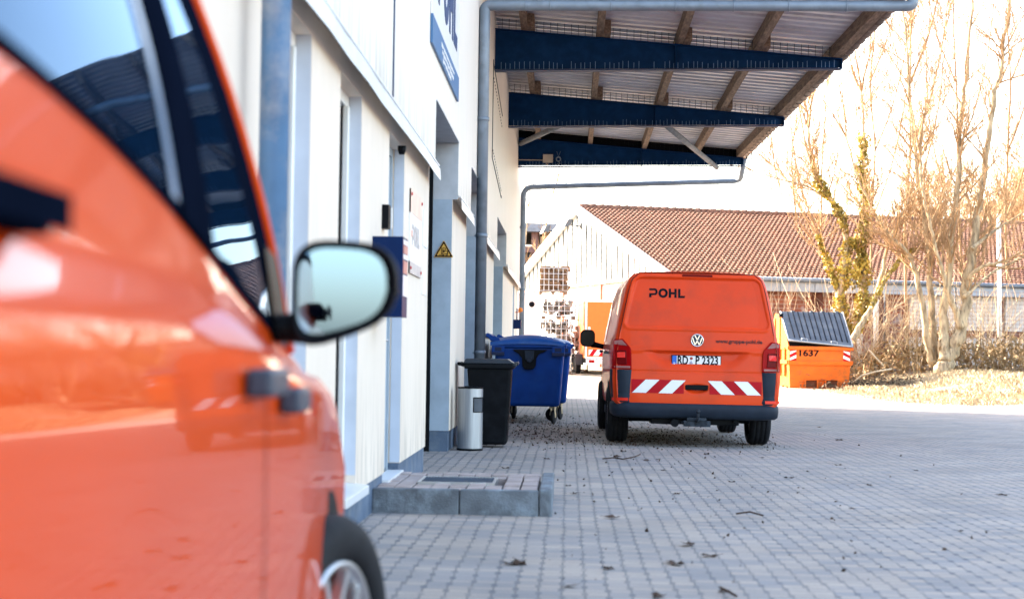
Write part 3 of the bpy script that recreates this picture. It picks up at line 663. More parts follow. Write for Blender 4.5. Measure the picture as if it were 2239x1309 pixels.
for dy, s in ((-0.012, 1.0), (0.02, 1.0), (0.07, 1.0)):
    rows.append([(x*0.958*s, rear_y(x, 1.966)+dy, z-0.002+dy*0.15) for x, z in [(q[0], q[1]) for q in ROOFP[1:]]+[(-q[0], q[1]) for q in reversed(ROOFP[1:-1])]])
rf.grid(rows, True, True); rf.build("roof_edge", M_orange, VAN)
def rear_pt(x, z, off=0.004): return Vector((x, rear_y(x, z)+relief(x, z)-0.024-off, z))
def rear_patch(quads, name, m, off=0.004, parent=None, nu=10, nv=6):
    mb = MB()
    for a, b, c, d in quads:         # ll, lr, ur, ul
        rows = []
        for j in range(nv+1):
            l = (lerp(a[0], d[0], j/nv), lerp(a[1], d[1], j/nv)); r = (lerp(b[0], c[0], j/nv), lerp(b[1], c[1], j/nv))
            rows.append([rear_pt(lerp(l[0], r[0], i/nu), lerp(l[1], r[1], i/nu), off) for i in range(nu+1)])
        mb.grid(rows, True)
    return mb.build(name, m, parent or tailgate)
gp_ = MB()
for sg in (-1, 1): gp_.tube([rear_pt(sg*lerp_tab(HW, z)*0.9555, z, 0.0) for z in [0.5+0.0733*i for i in range(21)]], 0.0045, 6)
gp_.tube([rear_pt(x, 1.964, 0.0) for x in [-0.64+0.064*i for i in range(21)]], 0.0045, 6)
gp_.build("door_gap", M_black, tailgate)
# hazard stripes
z0, z1 = 0.600, 0.752; hgt = z1-z0
for sg, name in ((-1, "hazard_stripe"), (1, "hazard_stripe")):
    xa, xb = (-0.735, -0.145) if sg < 0 else (0.145, 0.735)
    rear_patch([((xa, z0), (xb, z0), (xb, z1), (xa, z1))], name, M_red, 0.003, None, 20, 4)
    lean = -sg*0.15
    q = []
    for k in range(2):
        x0 = (-0.725+k*0.295) if sg < 0 else (0.725-k*0.295-0.155)
        q.append(((x0, z0+0.001), (x0+0.155, z0+0.001), (x0+0.155+lean, z1-0.001), (x0+lean, z1-0.001)))
    rear_patch(q, "white_stripe", M_whitefilm, 0.005, None, 8, 4)
mb = MB()
hb = MB(); hb.prism([(-0.125, 0, 0.645), (0.125, 0, 0.645), (0.13, 0, 0.665), (0.13, 0, 0.695), (0.12, 0, 0.703), (-0.12, 0, 0.703), (-0.13, 0, 0.695), (-0.13, 0, 0.665)], (0, 0.03, 0))
o = hb.build("door_handle", M_black, tailgate, 0.006); o.location.y = YR-0.02
# brake light, emblem, plate, lettering
mb = MB(); yb = rear_y(0, 1.935)
mb.prism([(-0.17, 0, 1.917), (0.17, 0, 1.917), (0.175, 0, 1.925), (0.168, 0, 1.945), (-0.168, 0, 1.945), (-0.175, 0, 1.925)], (0, 0.05, 0))
o = mb.build("brake_light", M_darklens, VAN, 0.003); o.location.y = yb-0.034; o.location.z = 0.008
EY = rear_pt(0, 1.2).y
em = MB(); ME = Matrix.Translation((0.0, EY, 1.205)) @ Matrix.Rotation(R(90), 4, 'X')
em.lathe([(0.060, 0), (0.060, 0.01), (0.064, 0.014), (0.070, 0.014), (0.074, 0.008), (0.074, -0.006)], 40, ME)
def bar(p, q, w, y0=0.006, y1=0.011):
    p, q = Vector(p), Vector(q); d = (q-p).normalized(); n_ = Vector((-d.y, d.x))*w/2
    em.prism([ME @ Vector((a.x, a.y, y0)) for a in (p-n_, q-n_, q+n_, p+n_)], (ME.to_3x3() @ Vector((0, 0, y1-y0))))
bar((-0.028, 0.056), (0.0, 0.004), 0.011); bar((0.028, 0.056), (0.0, 0.004), 0.011)
bar((-0.054, 0.030), (-0.024, -0.052), 0.011); bar((-0.024, -0.052), (0.0, -0.006), 0.011); bar((0.0, -0.006), (0.024, -0.052), 0.011); bar((0.024, -0.052), (0.054, 0.030), 0.011)
emo = em.build("emblem", M_chrome, tailgate)
mb = MB(); mb.lathe([(0.0, 0.003), (0.068, 0.003), (0.068, -0.01)], 36, ME); mb.build("emblem_disc", mat("emblem blue grey", (0.05, 0.07, 0.1), 0.3), emo)
PY = rear_y(0, 1.0)-0.004
pl_ = MB(); pl_.box(-0.28, 0.28, 0, 0.03, 0.895, 1.035)
po = pl_.build("number_plate", M_black, tailgate, 0.004); po.location = (-0.005, PY, 0)
def kid(mb, name, m, parent): return mb.build(name, m, parent)
mb = MB(); mb.box(-0.222, 0.272, -0.0035, 0.0, 0.918, 1.027); kid(mb, "white_field", M_whitefilm, po)
mb = MB(); mb.box(-0.272, -0.223, -0.0035, 0.0, 0.918, 1.027); kid(mb, "blue_band", mat("plate blue", (0.02, 0.12, 0.5), 0.4), po)
def put(mb, x, y, z): mb.v = [(a+x, b+y, c+z) for a, b, c in mb.v]; return mb
mb = put(text_mb("RD", 0.135, 0.002, 0.0035, 0.69), -0.154, -0.005, 0.9725)
m2 = put(text_mb("P 2323", 0.135, 0.002, 0.0035, 0.70), 0.118, -0.005, 0.9725); mb.add(m2.v, m2.f)
kid(mb, "plate_letters", M_ink, po)
kid(put(text_mb("D", 0.03, 0.002, 0.001), -0.247, -0.005, 0.94), "country_letter", M_whitefilm, po)
mb = MB(); mb.lathe([(0, 0.002), (0.017, 0.002), (0.017, 0)], 16, Matrix.Translation((-0.057, -0.0035, 1.0)) @ Matrix.Rotation(R(90), 4, 'X')); kid(mb, "red_seal", mat("seal red", (0.35, 0.06, 0.05), 0.5), po)
mb = MB(); mb.lathe([(0, 0.002), (0.02, 0.002), (0.02, 0)], 16, Matrix.Translation((-0.057, -0.0035, 0.952)) @ Matrix.Rotation(R(90), 4, 'X')); kid(mb, "grey_seal", mat("seal grey", (0.4, 0.4, 0.5), 0.5, var=0.4, scale=60), po)
mb = MB()
for P in logo_polys(0.013): mb.prism([(-0.14+a, -0.001, 0.899+b) for a, b in P], (0, -0.001, 0))
mb.box(-0.065, 0.0, -0.002, 0, 0.902, 0.908); mb.box(0.01, 0.14, -0.002, 0, 0.902, 0.907); kid(mb, "frame_lettering", M_whitefilm, po)
mb = MB()
for P in logo_polys(0.104):
    pts = [(-0.545+a*1.0, 1.683+b) for a, b in P]
    mb.add([rear_pt(x, z, 0.003) for x, z in pts], [tuple(range(len(pts)))])
o = mb.build("company_lettering", M_ink, tailgate)
t_ = text_mb("www.gruppe-pohl.de", 0.072, 0.001, 0.0022)
w_ = max(v[0] for v in t_.v)-min(v[0] for v in t_.v); k_ = 0.53/w_
t_.v = [tuple(rear_pt(0.475+v[0]*k_, 1.2+v[2]*k_, 0.003)) for v in t_.v]
t_.build("web_address", M_inkpale, tailgate)
# tail lights
def lamp_side(sg):
    def P(x, z, off): 
        h = lerp_tab(HW, z)
        return Vector((sg*x, rear_y(min(x, 0.9), z)-off if x < h*0.96 else YR+shear(z)+0.05, z))
    out = [(0.735, 0.862), (0.925, 0.862), (0.945, 1.0), (0.942, 1.19), (0.84, 1.205), (0.755, 1.11), (0.742, 1.07)]
    def plate(poly, off, th, name, m, par):
        mb = MB(); n = len(poly)
        a = [Vector((sg*x, YR+shear(z)+0.045*(x/0.9)**3-off+(0.03 if x > 0.9 else 0), z)) for x, z in poly]
        if sg < 0: a.reverse()
        mb.prism([p+Vector((0, th, 0)) for p in a], (0, -th, 0))
        # wrap round the corner
        return mb.build(name, m, par, 0.006)
    lo = plate(out, 0.055, 0.08, "taillight", M_redlens, VAN)
    plate([(0.79, 1.125), (0.935, 1.14), (0.935, 1.182), (0.85, 1.19)], 0.06, 0.03, "indicator_lens", M_clearlens, lo)
    plate([(0.752, 0.872), (0.93, 0.872), (0.933, 0.898), (0.752, 0.898)], 0.06, 0.03, "reverse_lens", M_clearlens, lo)
    plate([(0.79, 0.915), (0.92, 0.915), (0.93, 1.075), (0.8, 1.075)], 0.0585, 0.03, "smoked_block", M_darklens, lo)
    plate([(0.81, 0.99), (0.90, 0.99), (0.905, 1.055), (0.812, 1.055)], 0.061, 0.03, "brake_lens", mat("bright red lens", (0.75, 0.02, 0.012), 0.15, spec=0.3), lo)
    mb = MB(); mb.box(0, 0.075, 0, 0.2, 0.88, 1.17)
    # side return of the lamp
    rows = []
    for z in (0.862, 1.0, 1.1, 1.2):
        h = lerp_tab(HW, z); rows.append([Vector((sg*(h*0.95+0.012), YR+shear(z)+0.0, z)), Vector((sg*(h*0.99+0.012), YR+shear(z)+0.05, z)), Vector((sg*(h+0.006), YR+shear(z)+0.18, z))])
    s = MB(); s.grid(rows, True, sg > 0); s.build("side_lens", M_redlens, lo)
lamp_side(-1); lamp_side(1)
# bumper: ring section following the corners
bm_ = MB(); path = []
for t in [i/20 for i in range(21)]:
    a = lerp(-1, 1, t)
    path.append(a)
def bump_rows(prof, half, ext):
    pts = []
    base = [(-half-0.012, YR+ext), (-half-0.012, YR+0.25), (-half+0.005, YR+0.09), (-half+0.07, YR+0.015), (-half+0.2, YR-0.02), (-0.3, YR-0.035), (0, YR-0.037)]
    base = base+[(-x, y) for x, y in reversed(base[:-1])]
    rows = []
    for off, z in prof:
        row = []
        for x, y in base:
            s = 1-off/half; yy = y+off if abs(x) < half-0.02 else y
            row.append(Vector((x*s, yy+ (off if abs(x) >= half-0.02 else 0), z)))
        rows.append(row)
    return rows
prof = [(0.10, 0.315), (0.03, 0.325), (0.0, 0.35), (-0.008, 0.42), (-0.004, 0.47), (0.008, 0.487), (0.06, 0.497), (0.14, 0.499)]
bm_.grid(bump_rows(prof, 0.935, 0.55), True)
bump = bm_.build("rear_bumper", M_plast, VAN)
for sg in (-1, 1):
    c = MB(); rows = []
    for z, o_ in ((0.49, 0.012), (0.56, 0.0), (0.575, 0.006), (0.6, 0.004), (0.75, 0.0), (0.858, 0.0)):
        h = lerp_tab(HW, z)
        pr = [(0.735-(0.03 if z < 0.56 else 0), YR+0.012), (0.78, YR-0.016+o_), (0.88, YR+0.006+o_), (h+0.006-o_, YR+0.09), (h+0.014-o_, YR+0.2), (h+0.010-o_, YR+0.56)]
        rows.append([Vector((sg*x, y+shear(z)*0.5, z)) for x, y in pr])
    c.grid(rows, True, sg < 0); c.build("bumper_corner", M_plast, VAN)
    c = MB(); rows = []
    for z in (0.508, 0.54): rows.append([Vector((sg*x, y, z)) for x, y in ((0.77, YR-0.032), (0.88, YR-0.008), (0.945, YR+0.075))])
    c.grid(rows, True, sg < 0); c.build("reflector", mat("bright red reflector", (0.7, 0.03, 0.015), 0.3), VAN)
    # dark wheel surround and underbody skirt
    c = MB(); c.box(min(sg*0.86, sg*0.9), max(sg*0.86, sg*0.9), 0.45, 2.4, 0.26, 0.36); c.build("sill", M_plast, VAN, 0.01)
u = MB(); u.box(-0.84, 0.84, -0.8, 3.6, 0.30, 0.42); u.tube([(-0.72, 0.0, 0.3), (0.72, 0.0, 0.3)], 0.06, 10); u.box(-0.5, 0.5, -0.85, -0.5, 0.25, 0.32); u.tube([(0.45, -0.92, 0.30), (0.45, 0.4, 0.28)], 0.028, 10)
u.box(-0.3, -0.15, 0.3, 2.5, 0.2, 0.3)
u.build("underbody", M_black, VAN, 0.01)
tb = MB(); tb.box(-0.14, 0.16, YR-0.06, YR+0.02, 0.235, 0.30); tb.box(-0.09, 0.11, YR-0.07, YR-0.02, 0.30, 0.335); tb.tube([(0.01, YR-0.03, 0.30), (0.01, YR-0.13, 0.31), (0.01, YR-0.15, 0.36), (0.01, YR-0.15, 0.39)], 0.017, 10)
tb.tube([(-0.09, YR-0.07, 0.318), (-0.09, YR-0.08, 0.318)], 0.02, 10)
for x in (-0.09, 0.0, 0.11):
    tb.tube([(x, YR-0.065, 0.268), (x, YR-0.075, 0.268)], 0.014, 6)
tb.lathe([(0.001, 0.025), (0.014, 0.021), (0.025, 0), (0.018, -0.018), (0.012, -0.022)], 14, Matrix.Translation((0.01, YR-0.15, 0.41)))
tow = tb.build("tow_bar", mat("grimy steel", (0.03, 0.038, 0.05), 0.6, 0.2, var=0.6, scale=20, spec=0.15), VAN, 0.004)
tb = MB(); tb.tube([(-0.24, YR-0.05, 0.27), (-0.24, YR+0.05, 0.27)], 0.045, 14); tb.tube([(-0.19, YR-0.04, 0.275), (-0.12, YR-0.04, 0.275)], 0.018, 10); tb.build("trailer_socket", M_black, tow)
for sx in (-1, 1):
    make_wheel(VAN, (0.82 if sx > 0 else -0.845, 0, 0.335), 0.335, 0.25, sx, M_alu)
    make_wheel(VAN, (0.80 if sx > 0 else -0.84, 3.0, 0.335), 0.335, 0.235, sx, M_alu)
    # wheel arches as dark discs set in the side
    for yy in (0.0, 3.0):
        h = lerp_tab(HW, 0.4)*(1.006 if yy == 0 else 0.965)
        a = MB(); pts = [(sx*(h+0.006 if z_ < 0.5 else lerp_tab(HW, z_)*(1.006 if yy == 0 else 0.965)+0.006), yy+0.4*math.cos(t), z_) for t, z_ in [(math.pi*i/16, max(0.3, 0.335+0.4*math.sin(math.pi*i/16))) for i in range(17)]]
        a.add(pts, [tuple(range(17))] if sx > 0 else [tuple(reversed(range(17)))]); a.build("wheel_arch", M_black, VAN)
def side_pt(y, z, sx=-1, off=0.006):
    s = lerp_tab([(-0.9, 1.0), (0.3, 1.005), (1.2, 1.005), (2.2, 1.0), (2.55, 0.985), (2.9, 0.965)], y)
    return Vector((sx*(lerp_tab(HW, z)*s+off), y, z))
for sx in (-1, 1):
    for poly, nm in (([(1.75, 1.2), (2.75, 1.16), (2.3, 1.78), (1.8, 1.8)], "side_window"),):
        mb = MB(); rows = []
        a, b, c, d = poly
        for j in range(7): rows.append([side_pt(lerp(lerp(a[0], d[0], j/6), lerp(b[0], c[0], j/6), i/8), lerp(lerp(a[1], d[1], j/6), lerp(b[1], c[1], j/6), i/8), sx) for i in range(9)])
        mb.grid(rows, True, sx < 0); mb.build(nm, M_glass, VAN)
    mb = MB()
    for y in (0.62, 1.65):
        mb.grid([[side_pt(y, z, sx, 0.002) for z in (0.4, 0.75, 1.05, 1.4, 1.8)], [side_pt(y+0.012, z, sx, 0.002) for z in (0.4, 0.75, 1.05, 1.4, 1.8)]], True, sx > 0)
    mb.build("door_seam", M_black, VAN)
    mb = MB(); mb.grid([[side_pt(y, z, sx, 0.01) for y in (0.0, 1.6)] for z in (1.03, 1.06)], True, sx < 0); mb.build("slide_rail", M_dirtgrey, VAN)
    h = MB(); p = side_pt(1.85, 1.06, sx, 0.03); h.box(p.x-0.02, p.x+0.02, 1.78, 1.98, 1.045, 1.08); h.build("door_handle", M_plast, VAN, 0.008)
    # mirrors
    mx = MB(); c = Vector((sx*1.135, 2.62, 1.235))
    rows = []
    for y, s in ((-0.055, 0.9), (-0.05, 1.0), (0.03, 0.97), (0.075, 0.75), (0.09, 0.35)):
        rows.append([c+Vector((0.1*s*abs(math.cos(t))**0.6*math.copysign(1, math.cos(t)), y, 0.115*s*abs(math.sin(t))**0.6*math.copysign(1, math.sin(t)))) for t in [2*math.pi*k/24 for k in range(25)]])
    mx.grid(rows, True, True)
    mx.tube([c+Vector((-sx*0.06, 0, -0.08)), c+Vector((-sx*0.17, 0.02, -0.10)), c+Vector((-sx*0.26, 0.05, -0.12))], [0.045, 0.035, 0.04], 10)
    mo = mx.build("wing_mirror", M_black, VAN)
    g = MB(); g.add([c+Vector((0.088*abs(math.cos(t))**0.6*math.copysign(1, math.cos(t)), -0.0555, 0.1*abs(math.sin(t))**0.6*math.copysign(1, math.sin(t)))) for t in [2*math.pi*k/24 for k in range(24)]], [tuple(range(24))]); g.build("mirror_glass", mat("dim mirror", (0.008, 0.01, 0.013), 0.2, spec=0.12), mo)
rl = MB()
for sx in (-1, 1): rl.tube([(sx*0.66, -0.55, 1.962), (sx*0.66, 1.9, 1.962)], 0.014, 6)
rl.build("roof_rail", M_white, VAN)
# ------------------------------------------------------------------ near orange van (left foreground), built in its own frame: x right, y forward
NV = thing("parked_van", "orange compact van close in the left foreground with black door mirror", "van", camx(-1.30, 0.0), YAW)
NHW = [(0.22, 0.872), (0.45, 0.897), (0.7, 0.901), (0.85, 0.9), (1.0, 0.898), (1.05, 0.893), (1.085, 0.878), (1.11, 0.855), (1.14, 0.845)]
def belt(y):
    return lerp_tab([(1.2, 1.30), (1.51, 1.290), (1.84, 1.262), (2.14, 1.225), (2.45, 1.178), (2.82, 1.114), (3.25, 1.045), (3.6, 1.02)], y)
def narrow(y): return 1-0.085*smooth(3.0, 4.7, y)**1.3-0.03*smooth(0.9, 0.3, y)
def rail(y): return (0.68, 1.74-0.03*smooth(1.0, 0.4, y))
BX = 0.832
def hood(y): return lerp_tab([(3.45, 1.04), (3.9, 1.0), (4.5, 0.9), (4.78, 0.72)], y)
def wtop(y):                                          # fraction of greenhouse height standing at y
    return 1-smooth(2.75, 3.62, y)**1.0
def nsec(y):
    n = narrow(y); pts = []
    b = belt(y); zt = [z for z, _ in NHW]
    top = hood(y) if y > 3.45 else 9
    for z, h in NHW:
        zz = z if z < 0.85 else 0.85+(z-0.85)*min(1.0, (b-0.03-0.85)/0.29)
        pts.append((h*n, min(zz, top-0.03)))
    f = wtop(y)
    bx, bz = BX, min(b, top-0.01)
    rx, rz = rail(y)
    gz = lerp(bz+0.03, rz, f) if y > 2.7 else rz
    gx = lerp(0.78, rx, f)
    for t in (0.0, 0.06, 0.2, 0.4, 0.6, 0.8, 0.94, 1.0):
        bul = 0.02*math.sin(math.pi*t)
        pts.append(((lerp(bx, gx, t)+bul*f)*n, lerp(bz, gz, t)))
    for q, dz in ((0.93, 0.03), (0.8, 0.058), (0.5, 0.085), (0, 0.1)):
        pts.append((gx*q*n, gz+dz*lerp(0.5, 1, f)))
    full = pts+[(-x, z) for x, z in reversed(pts[:-1])]
    return [Vector((x, y, z)) for x, z in full]
def side_n(y, t, off=0.0, sx=1):                       # greenhouse surface, t 0 belt .. 1 roof rail
    n = narrow(y); rx, rz = rail(y); b = belt(y)
    return Vector((sx*((lerp(BX, rx, t)+0.02*math.sin(math.pi*t))*n+off), y, lerp(b, rz, t)))
def hwn(y, z):
    return lerp_tab(NHW, z)*narrow(y)
ysn = [0.46, 0.5, 0.6, 0.8, 1.0, 1.3, 1.6, 1.8, 2.0, 2.2, 2.4, 2.6, 2.75, 2.9, 3.05, 3.2, 3.35, 3.5, 3.65, 3.9, 4.2, 4.5, 4.7, 4.78]
body = MB(); secs = [nsec(y) for y in ysn]; body.grid(secs, True, True)
n_ = len(secs[0])
body.f.append(list(range(n_))); body.f.append([len(body.v)-n_+i for i in reversed(range(n_))]); body.sm += [False, False]; body.mi += [0, 0]
body.build("body", M_orange_near, NV)
M_nblack = mat("window rubber", (0.003, 0.005, 0.012), 0.5, var=0.15, spec=0.0)
M_nglass = mat("side glass", (0.003, 0.012, 0.03), 0.02, var=0.1, spec=0.0)
def tinted(m):
    n, b_ = nodes_of(m); gl = n.nodes.new("ShaderNodeBsdfGlossy"); gl.inputs["Color"].default_value = (0.34, 0.5, 0.72, 1); gl.inputs["Roughness"].default_value = 0.01
    frn = n.nodes.new("ShaderNodeFresnel"); frn.inputs[0].default_value = 1.3; mx = n.nodes.new("ShaderNodeMixShader")
    n.links.new(frn.outputs[0], mx.inputs[0]); n.links.new(b_.outputs[0], mx.inputs[1]); n.links.new(gl.outputs[0], mx.inputs[2])
    n.links.new(mx.outputs[0], n.nodes["Material Output"].inputs[0])
tinted(M_nglass)
def npatch(name, m, y0, y1, t0, t1, off, parent=None, sx=1, ytop=None, n=12):
    mb = MB(); rows = []
    for j in range(n+1):
        t = lerp(t0, t1, j/n); ya, yb = y0(t) if callable(y0) else y0, y1(t) if callable(y1) else y1
        rows.append([side_n(lerp(ya, yb, i/n), t, off, sx) for i in range(n+1)])
    mb.grid(rows, True, sx < 0); return mb.build(name, m, parent or NV)
for sx in (1, -1):
    ap = lambda t: 3.20-0.55*t
    npatch("window_band", M_nblack, 0.72, lambda t: 3.50-0.57*t, 0.015, 0.985, 0.003, None, sx)
    a = npatch("rear_side_window", M_nglass, 1.12, 2.22, 0.05, 0.95, 0.006, None, sx)
    npatch("front_side_window", M_nglass, 2.55, ap, 0.05, 0.95, 0.006, None, sx)
    npatch("window_reflection", mat("reflected sky blue", (0.08, 0.16, 0.28), 0.3), 2.23, 2.28, 0.05, 0.95, 0.009, None, sx)  # bluish strip painted as a sky reflection beside the pillar
    npatch("window_frame", M_nblack, 2.3, 2.55, 0.02, 0.96, 0.010, None, sx)
    mb = MB(); mb.tube([side_n(3.53-0.57*t, t, 0.004, sx) for t in [i/12 for i in range(13)]]+[side_n(2.2, 1.0, 0.004, sx), side_n(1.0, 1.0, 0.004, sx)], 0.011, 8); mb.build("roof_pillar", M_orange_near, NV)
    mb = MB()
    for y in (1.02, 2.70):                            # door shut lines
        zz = [0.3, 0.5, 0.7, 0.85, 0.95, 1.02]
        mb.grid([[Vector((sx*(hwn(y+d, z)+0.0015), y+d, z)) for z in zz] for d in (0, 0.007)], True, sx > 0)
    mb.build("door_seam", M_nblack, NV)
    mb = MB(); mb.grid([[Vector((sx*(hwn(y, 1.04)+0.006-0.0), y, z)) for y in (0.6, 0.9, 1.49)] for z in (1.132, 1.166)], True, sx < 0)
    for y0 in (0.6,): mb.box(min(sx*0.845, sx*0.878), max(sx*0.845, sx*0.878), 0.6, 1.5, 1.13, 1.168)
    mb.build("slide_rail", M_nblack, NV)
    for y0, y1, z, off in ((2.47, 2.67, 0.978, 0.045), (2.84, 3.0, 0.94, 0.04)):
        h = MB(); x = hwn(y0, z)
        h.prism([Vector((sx*(x+off), y0, z-0.022)), Vector((sx*(x+off), y0, z+0.022)), Vector((sx*(x+0.004), y0, z+0.022)), Vector((sx*(x+0.004), y0, z-0.022))], (0, y1-y0, 0))
        h.build("door_handle", mat("handle plastic", (0.03, 0.045, 0.07), 0.45), NV, 0.009, 3)
    # mirror: housing open to the rear with its glass
    c = Vector((sx*0.975, 3.22, 1.142))
    def ring(s, y, wx=0.104, wz=0.1, sk=0.0):
        out = []
        for k in range(28):
            t = 2*math.pi*k/28; ex = 0.6
            x = wx*s*abs(math.cos(t))**ex*math.copysign(1, math.cos(t)); z = wz*s*abs(math.sin(t))**ex*math.copysign(1, math.sin(t))
            z += (0.36*x+0.012 if z < 0 else -0.05*x)*s
            out.append(c+Vector((sx*x, y, z)))
        return out
    mm = MB(); rows = [ring(0.5, -0.016), ring(0.86, -0.018), ring(0.89, -0.03), ring(0.97, -0.036), ring(1.0, -0.025), ring(1.0, 0.01), ring(0.95, 0.06), ring(0.8, 0.1), ring(0.45, 0.125)]
    rows = [r+[r[0]] for r in rows]; mm.grid(rows, True, sx > 0); mm.f.append([len(mm.v)-29+i for i in range(28)]); mm.sm.append(True); mm.mi.append(0)
    mm.tube([c+Vector((-sx*0.07, 0.02, -0.07)), c+Vector((-sx*0.15, 0.035, -0.07)), c+Vector((-sx*0.22, 0.06, -0.075))], [0.032, 0.028, 0.036], 12)
    mo = mm.build("wing_mirror", M_black, NV)
    g = MB(); tilt = Matrix.Translation(c) @ Matrix.Rotation(R(2.5*sx), 4, 'Z') @ Matrix.Rotation(R(0.0), 4, 'X') @ Matrix.Translation(-c)
    g.add([tilt @ (p+Vector((-sx*0.006, 0, 0.002))) for p in ring(0.83, -0.024)], [tuple(range(28)) if sx < 0 else tuple(reversed(range(28)))]); g.build("mirror_glass", M_mirror, mo)
    mb = MB(); mb.grid([[side_n(y, t, 0.012, sx) for t in (0.0, 0.1, 0.26)] for y in (3.2, 3.3, 3.42)], True, sx > 0); mb.build("mirror_corner", M_black, NV)
    for yw, ra in ((1.22, 0.35), (4.12, 0.26)):
        a = MB(); pts = [Vector((sx*(hwn(yw, min(0.9, z_))+0.003), yw+0.365*math.cos(t), z_)) for t, z_ in [(math.pi*i/18, max(0.22, 0.315+0.365*math.sin(math.pi*i/18))) for i in range(19)]]
        k_ = len(pts); a.add([Vector((sx*(hwn(yw, 0.3)+0.002), yw, 0.24))]+pts, [(0, 1+i, 2+i) if sx > 0 else (0, 2+i, 1+i) for i in range(k_-1)]); a.build("wheel_arch", M_black, NV)
    make_wheel(NV, (sx*0.80, 1.22, 0.318), 0.318, 0.2, sx, M_alu)
    make_wheel(NV, (sx*0.82, 3.98, 0.318), 0.318, 0.2, sx, M_alu, R(-17))
mb = MB(); mb.grid([[Vector((0.66*s*(1 if y < 3 else 1.08), y, z)) for s in (-1, -0.5, 0, 0.5, 1)] for y, z in ((2.92, 1.72), (3.2, 1.52), (3.52, 1.16))], True, False); mb.build("windscreen", M_nglass, NV)
mb = MB(); mb.box(-0.6, 0.6, 0.448, 0.455, 1.1, 1.62); mb.build("rear_window", M_nglass, NV, 0.003)
for sx in (-1, 1):
    mb = MB(); mb.box(min(sx*0.74, sx*0.86), max(sx*0.74, sx*0.86), 0.44, 0.52, 0.72, 1.05); mb.build("taillight", M_redlens, NV, 0.01)
mb = MB(); mb.box(-0.86, 0.86, 0.40, 0.6, 0.32, 0.56); mb.build("rear_bumper", M_plast, NV, 0.03)
mb = MB(); mb.box(-0.78, 0.78, 0.8, 4.5, 0.2, 0.3); mb.build("underbody", M_black, NV)

# ------------------------------------------------------------------ bins by the wall
AS = thing("ash_bin", "brushed steel cylindrical ash and litter bin beside the gate pillar", "ash bin", (-1.02, 17.25, ground(-1, 17)+0.006))
rA, hA = 0.132, 0.655
a0, a1, zA, zB = R(-72), R(8), 0.40, 0.55
mb = MB(); N = 48
angs = [2*math.pi*k/N for k in range(N+1)]; zl = [0.012, zA, zB, hA]
def inwin(k):
    a = (angs[k]+angs[k+1])/2; a = a-2*math.pi if a > math.pi else a
    return a0 < a < a1
for k in range(N):
    for j in range(3):
        if j == 1 and inwin(k): continue
        mb.add([(rA*math.cos(angs[k]), rA*math.sin(angs[k]), zl[j]), (rA*math.cos(angs[k+1]), rA*math.sin(angs[k+1]), zl[j]), (rA*math.cos(angs[k+1]), rA*math.sin(angs[k+1]), zl[j+1]), (rA*math.cos(angs[k]), rA*math.sin(angs[k]), zl[j+1])], [(0, 1, 2, 3)], True)
mb.build("shell", M_steel, AS, weld=True)
mb = MB(); mb.lathe([(rA-0.006, hA-0.01), (rA-0.006, 0.02)], N); mb.build("liner", M_dirtgrey, AS)
mb = MB(); mb.lathe([(0, hA+0.004), (rA+0.003, hA+0.004), (rA+0.003, hA-0.012), (rA-0.003, hA-0.012)], 40); mb.box(-0.06, 0.07, -0.06, 0.06, hA+0.004, hA+0.012); mb.build("ash_tray", M_black, AS)
mb = MB(); mb.lathe([(rA-0.003, 0.02), (rA+0.004, 0.02), (rA+0.004, 0), (0, 0)], 40); mb.build("base", M_black, AS)
mb = MB()
q = []
for a in [lerp(a0, a1, i/10) for i in range(11)]: q.append(a)
for z in (zA, zB): mb.tube([((rA+0.001)*math.cos(a), (rA+0.001)*math.sin(a), z) for a in q], 0.005, 6)
for a in (a0, a1): mb.tube([((rA+0.001)*math.cos(a), (rA+0.001)*math.sin(a), z) for z in (zA, zB)], 0.005, 6)
mb.build("opening_rim", M_black, AS)
# black wheeled bin, opens towards the yard (+x)
BN = thing("wheeled_bin", "black wheeled refuse bin with closed lid beside the steel ash bin", "bin", (-0.855, 17.95, ground(-.8, 18)+0.006))
def taper(mb, bot, top, z0, z1): 
    (a, b, c, d), (e, f, g, h) = bot, top
    mb.hexa([(a, c, z0), (b, c, z0), (b, d, z0), (a, d, z0)], [(e, g, z1), (f, g, z1), (f, h, z1), (e, h, z1)])
mb = MB(); taper(mb, (-0.17, 0.20, -0.19, 0.19), (-0.235, 0.245, -0.235, 0.235), 0.03, 0.86); mb.build("body", mat("black bin plastic", (0.0035, 0.0045, 0.0065), 0.5, var=0.2, spec=0.07, dirt=(0.012, 0.014, 0.018), dscale=6, damt=0.4), BN, 0.03, 3)
mb = MB(); mb.box(-0.265, 0.268, -0.262, 0.262, 0.845, 0.9); mb.build("rim", M_black, BN, 0.015)
mb = MB(); taper(mb, (-0.28, 0.285, -0.265, 0.265), (-0.25, 0.2, -0.22, 0.22), 0.902, 0.955); mb.box(0.27, 0.315, -0.1, 0.1, 0.885, 0.925); mb.box(0.2, 0.3, -0.24, -0.2, 0.87, 0.915); mb.build("lid", mat("lid plastic", (0.012, 0.017, 0.024), 0.4, var=0.25), BN, 0.014, 3)
mb = MB(); mb.tube([(-0.33, -0.2, 0.9), (-0.33, 0.2, 0.9)], 0.016, 8); 
for y in (-0.2, 0.2): mb.tube([(-0.33, y, 0.9), (-0.25, y, 0.88)], 0.02, 8)
mb.build("handle", M_black, BN)
for y in (-0.23, 0.23):
    mb = MB(); mb.lathe([(0, -0.025), (0.09, -0.025), (0.1, -0.015), (0.1, 0.015), (0.09, 0.025), (0, 0.025)], 20, Matrix.Translation((-0.2, y, 0.1)) @ Matrix.Rotation(R(90), 4, 'X')); mb.build("wheel", M_rubber, BN)
